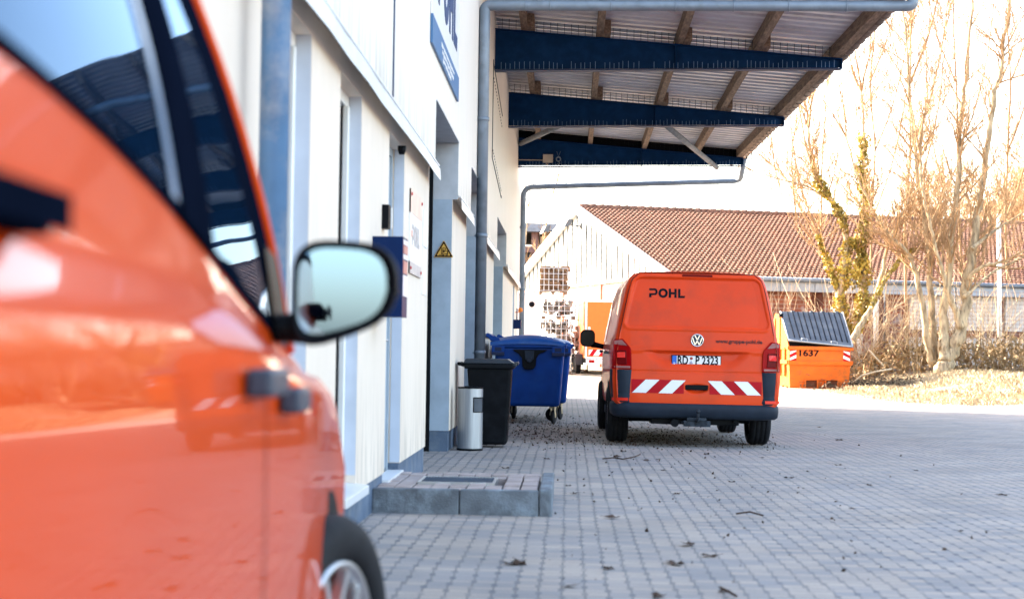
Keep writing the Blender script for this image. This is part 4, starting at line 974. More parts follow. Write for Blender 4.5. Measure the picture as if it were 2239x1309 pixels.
# big blue containers
def blue_container(label, loc, rz):
    C = thing("waste_container", label, "waste container", loc, rz, "blue waste containers by the wall")
    mb = MB(); taper(mb, (-0.455, 0.455, -0.6, 0.6), (-0.50, 0.52, -0.655, 0.655), 0.25, 1.12); mb.build("body", M_blueplast, C, 0.05, 3)
    mb = MB(); mb.box(-0.525, 0.545, -0.68, 0.68, 1.1, 1.155)
    for x in (-0.45, 0.42):
        mb.box(x-0.09, x+0.10, -0.70, -0.655, 1.0, 1.13)
    mb.build("rim", M_blueplast, C, 0.012)
    mb = MB()
    for x in (-0.45, 0.42):
        mb.box(x-0.085, x+0.095, -0.705, -0.66, 0.985, 1.035)
        mb.box(x-0.045, x+0.055, -0.7025, -0.69, 1.045, 1.105)
    mb.build("lift_pocket", mat("dark blue plastic", (0.0008, 0.01, 0.05), 0.5), C, 0.004)
    # domed lid on an arc
    mb = MB(); rows = []
    for y in [-0.70, -0.695, -0.66, -0.4, 0, 0.4, 0.66, 0.695, 0.70]:
        e = smooth(0.70, 0.6, abs(y)); row = []
        for i in range(17):
            u = i/16; x = lerp(-0.56, 0.555, u); z = 1.165+(0.115*math.sin(math.pi*min(1, u*0.93+0.035))**0.75)*(0.35+0.65*e)+(0.012 if abs(y) in (0.4,) else 0)
            if i == 16 or abs(y) == 0.70: z = 1.15 if i == 16 else z-0.05
            row.append((x, y, z))
        rows.append(row)
    mb.grid(rows, True, True); mb.box(-0.55, 0.56, -0.685, 0.685, 1.15, 1.17); mb.build("lid", mat("lid blue", (0.004, 0.06, 0.26), 0.38, var=0.12, dirt=(0.04, 0.13, 0.3), dscale=7, damt=0.4), C)
    mb = MB(); 
    for y in (-0.6, 0.6):
        mb.prism([(-0.45, y-0.03, 1.16), (-0.56, y-0.03, 1.2), (-0.64, y-0.03, 1.29), (-0.6, y-0.03, 1.31), (-0.53, y-0.03, 1.27), (-0.42, y-0.03, 1.22)], (0, 0.06, 0))
    mb.tube([(-0.6, -0.64, 1.275), (-0.6, 0.64, 1.275)], 0.03, 10)
    mb.build("lid_hinge", M_blueplast, C, 0.006)
    sh = [(-0.16, 1.07), (0.2, 1.07), (0.17, 1.045), (0.11, 1.02), (0.085, 0.97), (0.08, 0.88), (0.05, 0.84), (-0.03, 0.84), (-0.06, 0.88), (-0.065, 0.97), (-0.1, 1.02), (-0.14, 1.045)]
    mb = MB(); mb.prism([((x-0.02)*1.4+0.02, -0.69, 1.075+(z-1.07)*1.25) for x, z in reversed(sh)], (0, 0.05, 0)); s = mb.build("lift_shield", M_black, C, 0.006)
    mb = MB(); mb.tube([(0.01, -0.68, 0.93), (0.01, -0.74, 0.93)], [0.045, 0.04], 16); mb.hexa([(-0.05, -0.72, 0.93), (0.07, -0.72, 0.93), (0.07, -0.69, 0.93), (-0.05, -0.69, 0.93)], [(-0.06, -0.705, 1.06), (0.08, -0.705, 1.06), (0.08, -0.69, 1.06), (-0.06, -0.69, 1.06)]); mb.build("trunnion", M_plast, s, 0.004)
    for x, y, t in ((-0.35, -0.5, 0.2), (0.36, -0.5, -0.3), (-0.35, 0.5, 0.5), (0.36, 0.5, 1.15)):
        T = Matrix.Translation((x, y, 0)) @ Matrix.Rotation(t, 4, 'Z')
        mb = MB(); mb.lathe([(0, -0.022), (0.085, -0.022), (0.1, -0.014), (0.1, 0.014), (0.085, 0.022), (0, 0.022)], 20, T @ Matrix.Translation((0, 0.03, 0.1)) @ Matrix.Rotation(R(90), 4, 'Y')); w = mb.build("castor", M_rubber, C)
        mb = MB()
        for s in (-1, 1): mb.hexa([T @ Vector(p) for p in ((s*0.03-0.003, 0.005, 0.09), (s*0.03+0.003, 0.005, 0.09), (s*0.03+0.003, 0.055, 0.09), (s*0.03-0.003, 0.055, 0.09))], [T @ Vector(p) for p in ((s*0.03-0.003, -0.04, 0.23), (s*0.03+0.003, -0.04, 0.23), (s*0.03+0.003, 0.03, 0.23), (s*0.03-0.003, 0.03, 0.23))])
        mb.box(-0.04, 0.04, -0.05, 0.04, 0.228, 0.255, T); mb.build("fork", mat("yellow zinc", (0.4, 0.36, 0.26), 0.4, 0.7), w)
    return C
blue_container("nearer blue wheeled waste container with rounded lid behind the black bin", (-0.575, 24.55, ground(-.5, 24)+0.005), 0.0)
blue_container("blue waste container peeking out behind the nearer blue container", (-0.50, 26.15, ground(-.5, 26)+0.005), 0.03)

# ------------------------------------------------------------------ skip with sloping lid
SKD = 51.0; p0 = camx((1795-1120)/FPX*SKD, SKD); SK = thing("skip", "orange lidded skip numbered 1637 with red and white corner chevrons", "skip", (p0.x, p0.y, ground(p0.x, p0.y)*0+0.06), YAW)
rim, led, D = 1.29, 0.80, 3.1
mb = MB()
mb.hexa([(-0.91, 0.12, 0.0), (0.91, 0.12, 0.0), (0.91, D-0.3, 0.0), (-0.91, D-0.3, 0.0)], [(-0.95, 0.03, led-0.04), (0.95, 0.03, led-0.04), (0.95, D, led-0.04), (-0.95, D, led-0.04)])
mb.box(-0.95, 0.95, 0.04, D, led-0.04, rim-0.1)
for sx in (-1, 1):   # raised side walls up to the lid
    x0, x1 = (-0.98, -0.94) if sx < 0 else (0.94, 0.98)
    mb.prism([(x0, 0.05, rim-0.1), (x0, 0.05, rim), (x0, 1.45, 2.30), (x0, D-0.4, 2.36), (x0, D, 1.9), (x0, D, rim-0.1)], (x1-x0, 0, 0))
    for y in (0.55, 1.5, 2.45): mb.box(min(sx*0.95, sx*1.02), max(sx*0.95, sx*1.02), y, y+0.09, 0.35, 1.25 if y < 1 else 2.2)
    mb.box(min(sx*0.95, sx*1.03), max(sx*0.95, sx*1.03), 0.03, D, led-0.06, led+0.06)
mb.box(-0.94, 0.94, D-0.04, D, rim-0.1, 1.9)
mb.build("body", M_skip, SK, 0.006)
mb = MB(); mb.box(-1.02, 1.02, -0.05, 0.06, rim-0.11, rim); mb.hexa([(-0.99, -0.02, led-0.09), (0.99, -0.02, led-0.09), (0.99, 0.06, led-0.09), (-0.99, 0.06, led-0.09)], [(-0.99, -0.045, led+0.03), (0.99, -0.045, led+0.03), (0.99, 0.06, led+0.03), (-0.99, 0.06, led+0.03)])
mb.build("rim_rail", M_skip, SK, 0.01)
mb = MB()
for x in (-0.43, 0.2):
    for a, b in ((x, x+0.35),):
        mb.box(a-0.03, a, 0.0, 0.3, 0.0, 0.25); mb.box(b, b+0.03, 0.0, 0.3, 0.0, 0.25); mb.box(a-0.03, b+0.03, 0.0, 0.3, 0.251, 0.27); mb.box(a, b, 0.0, 0.3, 0.002, 0.02)
mb.box(-0.05, 0.17, 0.02, 0.3, 0.252, 0.268)
mb.build("fork_pocket", M_skip, SK)
mb = MB(); mb.box(-0.4, -0.08, 0.09, 0.2, 0.02, 0.24); mb.box(0.2, 0.55, 0.09, 0.2, 0.02, 0.24); mb.build("pocket_hollow", mat("dark brown hollow", (0.12, 0.035, 0.015), 0.8), SK)  # darker brown block inside each fork pocket
lid = MB(); M_lid = mat("grey skip lid", (0.085, 0.1, 0.125), 0.6, var=0.15, scale=2, dirt=(0.16, 0.17, 0.18), dscale=2, damt=0.6)
def lp(x, t, o=0.0):
    sag = 0.09*(1-t)*(-x-0.2)
    return Vector((x, lerp(-0.1, 1.5, t)-o*0.55, lerp(rim+0.115+sag, 2.4, t)+o*0.83))
lid.grid([[lp(lerp(-0.98, 0.98, i/20), t) for i in range(21)] for t in (0, 0.5, 1)], False); lid.grid([[lp(lerp(-0.98, 0.98, i/20), t, -0.05) for i in range(21)] for t in (0, 0.5, 1)], False, True)
lo = lid.build("lid", M_lid, SK)
mb = MB()
for i in range(11):
    x = lerp(-0.78, 0.86, i/10)
    for (ta, tb) in ((0.1, 0.985),):
        mb.prism([lp(x-0.012, ta, 0.001), lp(x+0.012, ta, 0.001), lp(x+0.012, tb, 0.001), lp(x-0.012, tb, 0.001)], lp(0, 0, 0.03)-lp(0, 0, 0))
mb.build("lid_rib", mat("lid rib", (0.006, 0.008, 0.014), 0.7, spec=0.1), lo)
mb = MB()
mb.tube([lp(lerp(-1, 1, i/10), 0, 0.0) for i in range(11)], 0.03, 6); mb.tube([lp(-0.99, 0), lp(-0.99, 1)], 0.025, 6); mb.tube([lp(0.99, 0), lp(0.99, 1)], 0.025, 6)
for x in (-0.5, 0.42): mb.tube([lp(x-0.09, 0.01, 0.03), lp(x-0.09, 0.05, 0.06), lp(x+0.09, 0.05, 0.06), lp(x+0.09, 0.01, 0.03)], 0.014, 6)
mb.build("lid_edge", M_steel, lo)
mb = MB()
for x in (-0.6, 0.0, 0.35, 0.8): mb.box(x-0.05, x+0.05, 1.45, 1.6, 2.36, 2.43)
mb.build("lid_hinge", M_lid, SK)
mb = MB(); mb.prism([(-0.935, 0.12, rim-0.08), (-0.935, 0.2, rim+0.12), (-0.935, 1.5, 2.25), (-0.935, 1.5, rim-0.08)], (1.87, 0, 0)); mb.build("shaded_interior", mat("interior shade black", (0.006, 0.006, 0.008), 0.9, spec=0.1), SK)  # black filler stands in for the shade in the gap under the lid
mb = MB(); mb.box(-1.1, -0.99, 1.0, 1.25, 2.2, 2.32); mb.build("bracket", M_black, SK)
for sg in (-1, 1):
    mb = MB(); x0 = -0.93 if sg < 0 else 0.73
    mb.box(x0, x0+0.2, 0.034, 0.039, led+0.05, rim-0.12); ch = mb.build("chevron_plate", M_whitefilm, SK)
    mb = MB(); zb = led+0.05; zt = rim-0.12
    for k in range(3):
        z = zb-0.12+k*0.2
        def cl_(v): return min(zt, max(zb, v))
        a, b = (z, z+0.1) if sg < 0 else (z+0.1, z)
        p = [(x0, cl_(a)), (x0+0.2, cl_(b+0.0)), (x0+0.2, cl_(b+0.1)), (x0, cl_(a+0.1))]
        if abs(p[0][1]-p[3][1])+abs(p[1][1]-p[2][1]) > 0.01: mb.prism([(x, 0.0335, z_) for x, z_ in p], (0, -0.002, 0))
    mb.build("red_stripes", M_red, ch)
tm = text_mb("1637", 0.27, 0.002, 0.008); tm.v = [(v[0]*1.22-0.36, 0.037+v[1], v[2]+1.075) for v in tm.v]; tm.build("number", M_ink, SK)

# ------------------------------------------------------------------ box trailer
TD = 60.0; p0 = camx((1343-1120)/FPX*TD, TD); TG = ground(p0.x, p0.y)
TR = thing("box_trailer", "orange two-axle box trailer standing left of the delivery van", "trailer", (p0.x, p0.y, TG), YAW+0.05)
mb = MB(); mb.box(-1.02, 1.02, 0.0, 3.6, 0.62, 2.72); mb.build("body", M_tpaint, TR, 0.02)
mb = MB()
for x in (-1.03, 0.97): mb.box(x, x+0.06, -0.012, 0.06, 0.6, 2.74)
mb.box(-0.97, 0.97, -0.012, 0.05, 2.66, 2.74); mb.box(-1.03, -0.98, 0.06, 3.62, 2.68, 2.74); mb.box(-0.97, 0.97, -0.012, 0.05, 0.6, 0.66); mb.build("frame", M_white, TR)
mb = MB(); mb.box(-0.965, 0.965, -0.006, 0.02, 0.665, 2.655); d = mb.build("rear_door", M_tpaint, TR)
mb = MB(); mb.box(-0.93, -0.85, -0.03, -0.008, 1.3, 1.75); d2 = mb.build("latch_plate", M_white, d); mb = MB(); mb.box(-0.91, -0.87, -0.045, -0.031, 1.4, 1.65); mb.build("handle", M_black, d2)
mb = MB(); mb.box(-0.9, 0.9, -0.012, -0.007, 0.70, 0.93); w = mb.build("hazard_stripe", M_whitefilm, d)
mb = MB()
for k in range(6):
    x = -0.9+k*0.36; p = [(x, 0.70), (x+0.16, 0.70), (x+0.32, 0.93), (x+0.16, 0.93)]; p = [(min(0.9, a), b) for a, b in p]; mb.prism([(a, -0.0125, b) for a, b in p], (0, -0.002, 0))
mb.build("red_stripes", M_red, w)
mb = MB(); mb.box(-1.0, 1.0, -0.1, 0.0, 0.42, 0.58); lb_ = mb.build("light_bar", M_white, TR)
mb = MB(); mb.box(-0.9, -0.7, -0.112, -0.101, 0.45, 0.55); mb.box(0.7, 0.9, -0.112, -0.101, 0.45, 0.55); mb.build("taillight", M_redlens, lb_)
mb = MB(); mb.box(-0.62, -0.1, -0.106, -0.101, 0.45, 0.555); mb.build("number_plate", M_whitefilm, lb_)
mb = MB(); mb.box(-0.9, 0.9, 0.0, 4.6, 0.42, 0.615); mb.build("chassis", M_dirtgrey, TR)
for sx in (-1, 1):
    for y in (1.45, 2.15):
        mb = MB(); mb.lathe([(0, -0.1), (0.28, -0.1), (0.33, -0.07), (0.33, 0.07), (0.28, 0.1), (0, 0.1)], 24, Matrix.Translation((sx*1.16, y, 0.33)) @ Matrix.Rotation(R(90), 4, 'Y')); mb.build("wheel", M_rubber, TR)
    mb = MB(); mb.prism([(sx*1.03, 1.0, 0.42), (sx*1.03, 1.05, 0.7), (sx*1.03, 1.2, 0.78), (sx*1.03, 2.4, 0.78), (sx*1.03, 2.55, 0.7), (sx*1.03, 2.6, 0.42), (sx*1.03, 2.57, 0.42), (sx*1.03, 2.5, 0.68), (sx*1.03, 2.38, 0.75), (sx*1.03, 1.22, 0.75), (sx*1.03, 1.08, 0.68), (sx*1.03, 1.03, 0.42)], (sx*0.27, 0, 0)); mb.box(min(sx*1.03, sx*1.3), max(sx*1.03, sx*1.3), 0.97, 0.995, 0.36, 0.75); mb.build("mudguard", M_dirtgrey, TR)

# ------------------------------------------------------------------ cage stack, cabin
M_cage = mat("cage tube", (0.55, 0.56, 0.58), 0.4, 0.4)
M_log = mat("firewood", (0.17, 0.1, 0.055), 0.85, var=0.45, scale=9)
def cage(label, x, d, z, fill, w=1.06, h=0.93, dy=1.05):
    p = camx(x, d, z); C = thing("wire_cage", label, "cage", p, YAW, "wire cages stacked by the gable shed")
    mb = MB(); hw = w/2
    for i in range(7):
        a = -hw+w*i/6
        for y in (-dy/2, dy/2): mb.tube([(a, y, 0.12), (a, y, h+0.12)], 0.012, 5, False)
        b = -dy/2+dy*i/6
        for xx in (-hw, hw): mb.tube([(xx, b, 0.12), (xx, b, h+0.12)], 0.012, 5, False)
    for j in range(5):
        zz = 0.12+h*j/4; mb.tube([(-hw, -dy/2, zz), (hw, -dy/2, zz), (hw, dy/2, zz), (-hw, dy/2, zz), (-hw, -dy/2, zz)], 0.013, 5, False)
    mb.build("wire_frame", M_cage, C)
    mb = MB()
    for xx in (-hw+0.06, 0, hw-0.06): mb.box(xx-0.06, xx+0.06, -dy/2, dy/2, 0.0, 0.09)
    for k in range(5): mb.box(-hw, hw, -dy/2+k*(dy-0.1)/4, -dy/2+k*(dy-0.1)/4+0.1, 0.091, 0.113)
    mb.build("pallet", M_wood, C)
    rnd = random.Random(int(x*100+z*10)); mb = MB()
    if fill == 'logs':
        for r in range(8):
            for c_ in range(9):
                rr = rnd.uniform(0.045, 0.062); zz = 0.17+r*0.115+rnd.uniform(-.01, .01)
                if rnd.random() < 0.72:
                    y0 = -dy/2+0.05+rnd.uniform(0, .04)+ (c_ % 4)*0.24; xa = -hw+0.03+(c_//4)*0.36; mb.tube([(xa, y0, zz), (xa+rnd.uniform(.28, .4), y0+rnd.uniform(-.04, .04), zz+rnd.uniform(-.03, .03))], rr, 7)
                else:
                    xa = -hw+0.06+c_*0.115; mb.tube([(xa, -dy/2+0.04, zz), (xa, dy/2-0.05, zz)], rr, 7)
        for c_ in range(7): mb.tube([(-0.45+c_*0.14, -0.4+rnd.random()*.3, h+0.1), (-0.4+c_*0.14+rnd.uniform(-.1, .2), 0.3, h+0.16)], 0.055, 7)
        mb.box(-hw+0.1, hw-0.05, -dy/2+0.2, dy/2-0.1, 0.13, h+0.05); mb.build("firewood_logs", M_log, C)
    else:
        for k in range(60):
            bx = rnd.uniform(-hw+.1, hw-.1); by = rnd.uniform(-dy/2+.1, dy/2-.1); bz = 0.12+rnd.random()*(h-0.3); s = rnd.uniform(.04, .09)
            mb.box(bx-s, bx+s, by-s, by+s, bz, bz+rnd.uniform(.1, .25), Matrix.Rotation(rnd.uniform(-.3, .3), 4, 'Z'))
        mb.build("stored_goods", mat("mixed goods", (0.16, 0.13, 0.11), 0.7, var=0.9, scale=5), C)
zg = ground(2, 61)
cage("lowest wire cage of the stack, half hidden behind the blue containers", 1.62, 60.6, zg, 'x', 1.15)
cage("second wire cage from the ground in the stack left of the trailer", 1.62, 60.6, zg+1.06, 'x', 1.15)
cage("third wire cage of the stack, right under the firewood cage", 1.72, 60.7, zg+2.12-0.12, 'x', 1.25, 0.72)
cage("topmost wire cage, filled with split firewood", 1.51, 60.7, zg+2.92, 'logs', 1.04, 0.82)
cage("wire cage standing behind the stack close to the trailer", 2.4, 62.8, zg+0.02, 'x', 1.0, 1.9)
CB = thing("site_cabin", "white site cabin with a round black vent left of the wire cages", "cabin", camx(0.1, 64.0, ground(0, 64)-0.02), YAW)
mb = MB(); mb.box(-2.0, 1.02, 0, 2.4, 0.1, 2.95); mb.build("body", M_white, CB, 0.04)
mb = MB(); mb.box(-2.05, 1.07, -0.05, 2.45, 2.951, 3.02); mb.build("roof", M_white, CB, 0.02)
mb = MB(); P = at(1160, 665, 64.0); Pl = camx(0.1, 64.0); dx = (P-Pl).x
mb.lathe([(0, 0.02), (0.11, 0.02), (0.115, 0)], 20, Matrix.Translation((dx+0.05, -0.001, P.z-ground(0, 64)+0.02)) @ Matrix.Rotation(R(90), 4, 'X')); mb.build("round_vent", M_black, CB)

# ------------------------------------------------------------------ shed with tiled roof
def brick_material():
    m = mat("red brick", (0.27, 0.1, 0.06), 0.9, var=0.2, scale=3); n, b = nodes_of(m); N = n.nodes.new; K = n.links.new
    tc = N("ShaderNodeTexCoord"); sp = N("ShaderNodeSeparateXYZ"); K(tc.outputs["Object"], sp.inputs[0])
    ad = N("ShaderNodeMath"); ad.operation = 'ADD'; K(sp.outputs[0], ad.inputs[0]); K(sp.outputs[1], ad.inputs[1])
    cb = N("ShaderNodeCombineXYZ"); K(ad.outputs[0], cb.inputs[0]); K(sp.outputs[2], cb.inputs[1])
    br = N("ShaderNodeTexBrick"); br.inputs["Scale"].default_value = 1; br.inputs["Brick Width"].default_value = 0.5; br.inputs["Row Height"].default_value = 0.16; br.inputs["Mortar Size"].default_value = 0.02
    br.inputs["Color1"].default_value = (0.3, 0.1, 0.055, 1); br.inputs["Color2"].default_value = (0.2, 0.075, 0.05, 1); br.inputs["Mortar"].default_value = (0.3, 0.2, 0.16, 1); K(cb.outputs[0], br.inputs[0])
    ns = N("ShaderNodeTexNoise"); ns.inputs["Scale"].default_value = 1.6; K(tc.outputs["Object"], ns.inputs[0])
    rp = N("ShaderNodeMapRange"); rp.inputs[1].default_value = 0.56; rp.inputs[2].default_value = 0.62; K(ns.outputs[0], rp.inputs[0])
    mx = N("ShaderNodeMixRGB"); mx.inputs[2].default_value = (0.35, 0.28, 0.27, 1); K(rp.outputs[0], mx.inputs[0]); K(br.outputs[0], mx.inputs[1]); K(mx.outputs[0], b.inputs["Base Color"])
    return m
M_brick = brick_material()
M_tile = mat("roof tile", (0.2, 0.098, 0.066), 0.9, var=0.5, scale=7, dirt=(0.11, 0.07, 0.05), dscale=1.2, damt=0.7)
SZ = 0.1
SH = thing("gabled_shed", "long brick shed with white clad gable and red pantile roof across the yard end", "shed", camx(5.83, 60.0, SZ), YAW+0.2714)
EV, AP, GW, LN = 3.88, 7.15, 21.8, 48.0
mb = MB(); mb.box(0, LN, 0, GW, -0.5, EV); mb.build("brick_wall", M_brick, SH)
for x in (3.2, 5.6, 8.1): 
    mb = MB(); mb.box(x, x+0.4, -0.06, 0.0, -0.3, EV-0.5); mb.build("pier", mat("dark pier", (0.13, 0.05, 0.035), 0.9, var=0.3), SH)
mb = MB(); mb.prism([(-0.06, -0.02, EV), (-0.06, GW+0.02, EV), (-0.06, GW/2, AP)], (-0.04, 0, 0))
m2 = MB(); m2.prism([(LN+0.06, 0, EV), (LN+0.06, GW, EV), (LN+0.06, GW/2, AP)], (0.04, 0, 0)); m2.build("end_cladding", M_white, SH)
mb.build("gable_cladding", mat("white gable sheet", (0.4, 0.42, 0.43), 0.7, var=0.03, spec=0.1), SH)
mb = MB(); y = 0.5
while y < GW:
    zt = lerp(EV, AP, 1-abs(y-GW/2)/(GW/2)); mb.box(-0.14, -0.1, y-0.026, y+0.026, EV+0.02, zt-0.12); y += 0.66
mb.build("sheet_seam", mat("grey seam", (0.03, 0.04, 0.045), 0.7, spec=0.1), SH)
mb = MB(); mb.box(-0.16, 0.0, 0, GW, EV-0.12, EV-0.002); mb.build("gable_band", M_brick, SH)
for k in range(4):
    mb = MB(); yy = 2.6+k*5.2; mb.box(-0.12, 0, yy, yy+0.45, -0.3, EV-0.125); mb.build("pier", mat("pale brick pier", (0.33, 0.15, 0.1), 0.9, var=0.3), SH)
mb = MB(); mb.box(-0.03, -0.002, 0.02, GW, -0.3, EV-0.13); mb.build("white_gable_wall", mat("whitewash", (0.72, 0.68, 0.64), 0.9, var=0.08), SH)
sl = math.atan2(AP-EV, GW/2); mb = MB(); rows = []
NR = 34; nx = int((LN+0.4)/0.05)
for r in range(NR):
    for e, lift in ((0.0, 0.075), (1.03, 0.0)):
        t = (r+e)/NR; y = lerp(-0.45, GW/2, t); z = lerp(EV-0.1, AP+0.06, t)+lift
        rows.append([(-0.1+i*0.05, y, z+0.022*math.sin(2*math.pi*i*0.05/0.2)) for i in range(nx+1)])
mb.grid(rows, False); mb.grid([[(x, y, z) for x in (-0.1, LN+0.3)] for y, z in ((GW/2, AP+0.06), (GW+0.45, EV-0.1))], False)
mb.build("tiled_roof", M_tile, SH)
mb = MB()
for i in range(130):
    x = -0.1+i*0.37; mb.tube([(x, GW/2, AP+0.05), (x+0.39, GW/2, AP+0.07)], [0.13, 0.15], 8)
mb.build("ridge_tiles", M_tile, SH)
mb = MB()
for ya, yb in ((-0.45, GW/2), (GW+0.45, GW/2)):
    za, zb = EV-0.1, AP+0.06
    mb.prism([(-0.34, ya, za-0.25), (-0.34, yb, zb-0.25), (-0.34, yb, zb+0.08), (-0.34, ya, za+0.08)], (0.22, 0, 0))
mb.build("verge_trim", M_white, SH)
mb = MB(); mb.tube([(-0.2, -0.52, EV-0.12), (LN, -0.52, EV-0.12)], 0.09, 10)
mb.build("gutter", M_zinc, SH)
mb = MB()
i = 0; x = -0.1
while x < LN: mb.box(x, x+1.38, -0.44, -0.40, EV-0.55, EV-0.17); x += 1.4
mb.box(-0.1, LN, -0.40, 0.0, EV-0.54, EV-0.52)
mb.build("fascia", mat("grey fascia sheet", (0.33, 0.36, 0.41), 0.5, 0.2, var=0.08), SH)
mb = MB()
for k in range(8):
    x = 9.6+k*4.1; mb.box(x, x+3.9, -0.14, -0.05, 0.2, 1.72); mb.box(x, x+3.9, -0.14, -0.05, 2.02, EV-0.56)
mb.build("white_panel", mat("white wall panel", (0.6, 0.56, 0.52), 0.7, var=0.1, dirt=(0.4, 0.3, 0.22), dscale=3, damt=0.4), SH)
for nm, px, py, d, lab in (("floodlight", 1220, 501, 71.5, "left floodlight on the white gable, nearer the left roof slope"), ("floodlight", 1268, 488, 70.0, "right floodlight on the white gable, just under the roof apex")):
    dr = Vector((math.cos(YAW+0.2714), math.sin(YAW+0.2714), 0)); nrm = -dr
    o_ = camx(5.83, 60.0, SZ)+nrm*0.13; rr_ = ray(px, py); c0 = Vector((0, 0, CH)); t = (o_-c0).dot(nrm)/rr_.dot(nrm); P = c0+rr_*t
    F = thing(nm, lab, "floodlight", P, YAW+0.2714, "floodlights on the gable")
    mb = MB(); mb.hexa([(-0.75, -0.2, -0.22), (-0.45, -0.2, -0.1), (-0.45, 0.2, -0.1), (-0.75, 0.2, -0.22)], [(-0.6, -0.2, 0.12), (-0.38, -0.15, 0.18), (-0.38, 0.15, 0.18), (-0.6, 0.2, 0.12)]); mb.build("housing", M_dirtgrey, F, 0.02)
    mb = MB(); mb.hexa([(-0.78, -0.18, -0.21), (-0.755, -0.18, -0.21), (-0.755, 0.18, -0.21), (-0.78, 0.18, -0.21)], [(-0.63, -0.18, 0.1), (-0.605, -0.18, 0.1), (-0.605, 0.18, 0.1), (-0.63, 0.18, 0.1)]); mb.build("lens", M_white, F)
    mb = MB(); mb.tube([(-0.5, 0, -0.05), (-0.2, 0, -0.12), (0.0, 0, -0.12)], 0.03, 8); mb.box(-0.02, 0.03, -0.1, 0.1, -0.22, -0.02); mb.build("arm", M_dirtgrey, F)

# ------------------------------------------------------------------ open hall far behind the gable
HD = 112.0
HL = thing("open_hall", "dark steel hall with roof lights rising behind the gable on the left", "hall", camx(0, HD, 0.5), YAW-0.25)
mb = MB(); mb.prism([(-16, -0.6, 9.3), (5, -0.6, 8.6), (5, -0.6, 9.15), (-16, -0.6, 9.95)], (0, 16, 0)); mb.build("roof", mat("hall roof edge", (0.2, 0.22, 0.26), 0.6, var=0.2), HL)
mb = MB(); mb.box(-16, 5, 0.5, 15, -0.5, 7.6); mb.box(-16, 5, 14, 15, 7.6, 8.5); mb.build("wall", mat("hall interior dark", (0.03, 0.035, 0.05), 0.9, var=0.4), HL)
mb = MB(); mb.box(-16, 5, -0.1, 0.3, 7.35, 7.75)
for k in range(9): mb.box(-15.5+k*2.4, -15.05+k*2.4, 0.0, 0.4, -0.5, 8.75)
mb.build("steel_frame", mat("rusty frame", (0.16, 0.09, 0.085), 0.7, var=0.3), HL)
mb = MB()
for k in range(9): mb.box(-15.0+k*2.4, -13.9+k*2.4, 0.45, 0.49, 7.85, 8.45)
mb.build("roof_light", mat("warm lit pane", (0.6, 0.45, 0.3), 0.4), HL)  # warm pale pane colour stands for sky light coming through
# ------------------------------------------------------------------ trees
def sticks(mb, pts, r0, r1, n): mb.tube(pts, [lerp(r0, r1, i/(len(pts)-1)) for i in range(len(pts))], n, False)
def rvec(rnd): return Vector((rnd.gauss(0, 1), rnd.gauss(0, 1), rnd.gauss(0, 1))).normalized()
def grow(mb, rnd, p, d, L, r, depth, up=0.25, wob=0.22, rmin=0.009, kids=(5, 5, 4)):
    n = max(3, int(L/0.45)) if depth else 3; n = min(n, 8)
    pts = [p]; q = p.copy(); dd = d.copy()
    for i in range(n):
        dd = (dd+rvec(rnd)*wob+Vector((0, 0, up*0.3))).normalized(); q = q+dd*(L/n); pts.append(q.copy())
    sticks(mb, pts, r, max(r*0.35, rmin*0.8), 5 if r > 0.05 else (4 if r > 0.02 else 3))
    if depth <= 0: return
    for k in range(kids[len(kids)-depth] if depth <= len(kids) else 4):
        t = rnd.uniform(0.2, 1.0); i = min(n-1, int(t*n)); a = pts[i].lerp(pts[i+1], t*n-i)
        base = (pts[i+1]-pts[i]).normalized(); side = rvec(rnd); side = (side-base*side.dot(base)).normalized()
        nd = (base*0.75+side*rnd.uniform(0.4, 0.9)+Vector((0, 0, up))).normalized()
        grow(mb, rnd, a, nd, L*rnd.uniform(0.42, 0.68), max(rmin, r*rnd.uniform(0.38, 0.55)), depth-1, up, wob, rmin, kids)
def resample(pts, k=3, rnd=None, j=0.0):
    out = []
    P = [pts[0]]+list(pts)+[pts[-1]]
    for i in range(1, len(P)-2):
        for t in range(k):
            u = t/k; a, b, c, d = P[i-1], P[i], P[i+1], P[i+2]
            out.append(0.5*((2*b)+(c-a)*u+(2*a-5*b+4*c-d)*u*u+(3*b-a-3*c+d)*u*u*u))
    out.append(pts[-1].copy())
    if rnd: out = [p+rvec(rnd)*j if 0 < i < len(out)-1 else p for i, p in enumerate(out)]
    return out
def leaf_quad(mb, rnd, p, s):
    n = rvec(rnd); u = n.orthogonal().normalized(); v = n.cross(u); a = rnd.uniform(0, 6.28); u, v = u*math.cos(a)+v*math.sin(a), v*math.cos(a)-u*math.sin(a)
    mb.add([p-u*s, p-v*s*0.62+n*s*0.12, p+u*s, p+v*s*0.62+n*s*0.12], [(0, 1, 2, 3)])
